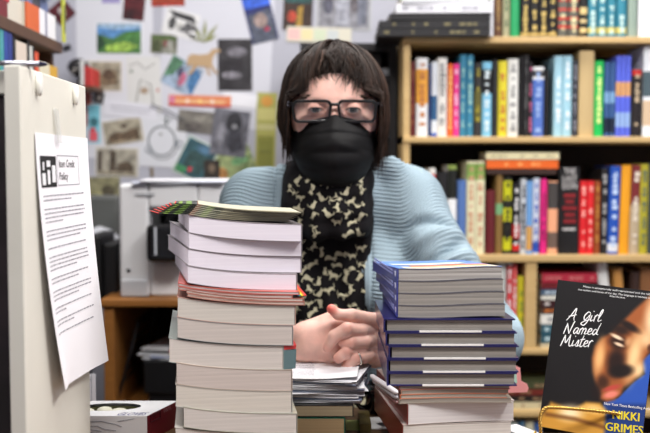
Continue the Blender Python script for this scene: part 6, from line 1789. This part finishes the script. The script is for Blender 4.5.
def tri_cat(poly): # ear-clip through mathutils
    from mathutils.geometry import tessellate_polygon
    return tessellate_polygon([[Vector((x, y, 0)) for x, y in poly]])
cv_, cf_ = [], []
rs = random.Random(21); placed = []
tries = 0
while len(placed) < 210 and tries < 9000:
    tries += 1
    x = rs.uniform(fx-half-.02, fx+half+.02); z = rs.uniform(.62, 1.16)
    if any((x-a)**2+(z-b)**2 < .0165**2 for a, b in placed): continue
    hit = bvh.ray_cast(Vector((x, 1.3, z)), Vector((0,1,0)))
    if hit[0] is None: continue
    placed.append((x, z))
    pxx = 325+x/1.57*FPX; pyy = 165-(z-CAMZ)/1.57*FPX
    if 322 < pxx < 344 and 222 < pyy < 252: continue
    poly = cats[rs.randrange(3)]; a = rs.uniform(-math.pi, math.pi) if rs.random() < .5 else rs.uniform(-.7, .7); sc_ = rs.uniform(.00058, .00082); m_ = rs.choice((1,-1))
    pts = [(x+sc_*(m_*px_*math.cos(a)-py_*math.sin(a)), z+sc_*(m_*px_*math.sin(a)+py_*math.cos(a))) for px_, py_ in poly]
    vs = []; ok = True
    for (xx, zz2) in pts:
        h_ = bvh.ray_cast(Vector((xx, 1.3, zz2)), Vector((0,1,0)))
        if h_[0] is None or abs(h_[0].y-hit[0].y) > .02: ok = False; break
        vs.append((h_[0].x, h_[0].y-.0011, h_[0].z))
    if not ok: continue
    k0 = len(cv_); cv_ += vs
    for t in tri_cat(poly): cf_.append(tuple(k0+q for q in t))
me = bpy.data.meshes.new('scarf')
me.from_pydata([tuple(p) for p in fp]+cv_, [], [tuple(int(k) for k in q) for q in fq]+[tuple(q[k]+len(fp) for k in range(3)) for q in cf_])
me.materials.append(blackcloth); me.materials.append(catm)
me.polygons.foreach_set('material_index', [0]*len(fq)+[1]*len(cf_)); me.polygons.foreach_set('use_smooth', [True]*len(fq)+[False]*len(cf_))
so = bpy.data.objects.new('scarf', me); col.objects.link(so); so.parent = person; so['label'] = 'black scarf printed with small cream cats'

# trousers over the legs, and a stool
tv = Vol((-.22, 1.30, .06), (.26, 1.96, .70), .006)
d = None
for sx in (-.09, .12):
    e = smin(tv.cap((sx, 1.80, .54), (sx, 1.46, .505), .092, .075), tv.cap((sx, 1.46, .50), (sx, 1.52, .12), .068, .052), .02)
    d = e if d is None else smin(d, e, .03)
d = smin(d, tv.ell((.015, 1.79, .57), (.178, .125, .10)), .04)
tv.d = d; tp_, tq = tv.mesh(); tq = fix_orient(tp_, tq); np_mesh('trousers', tp_, tq, [mat((40,42,52), .8)], person)
stl = empty('stool', Vector((.015, 1.80, 0)), 'round stool the person sits on behind the counter', 'stool')
MB().lathe([(.001,.385),(.15,.385),(.17,.395),(.17,.42),(.15,.432),(.001,.432)], mat((50,40,36), .6), 32).build('seat', stl, smooth=False)
for k in range(4):
    a = R(45+90*k); MB().tube([(.13*math.cos(a), .13*math.sin(a), .39), (.17*math.cos(a), .17*math.sin(a), .0)], .012, mat((40,40,42), .4), 10).build('leg', stl, smooth=True)
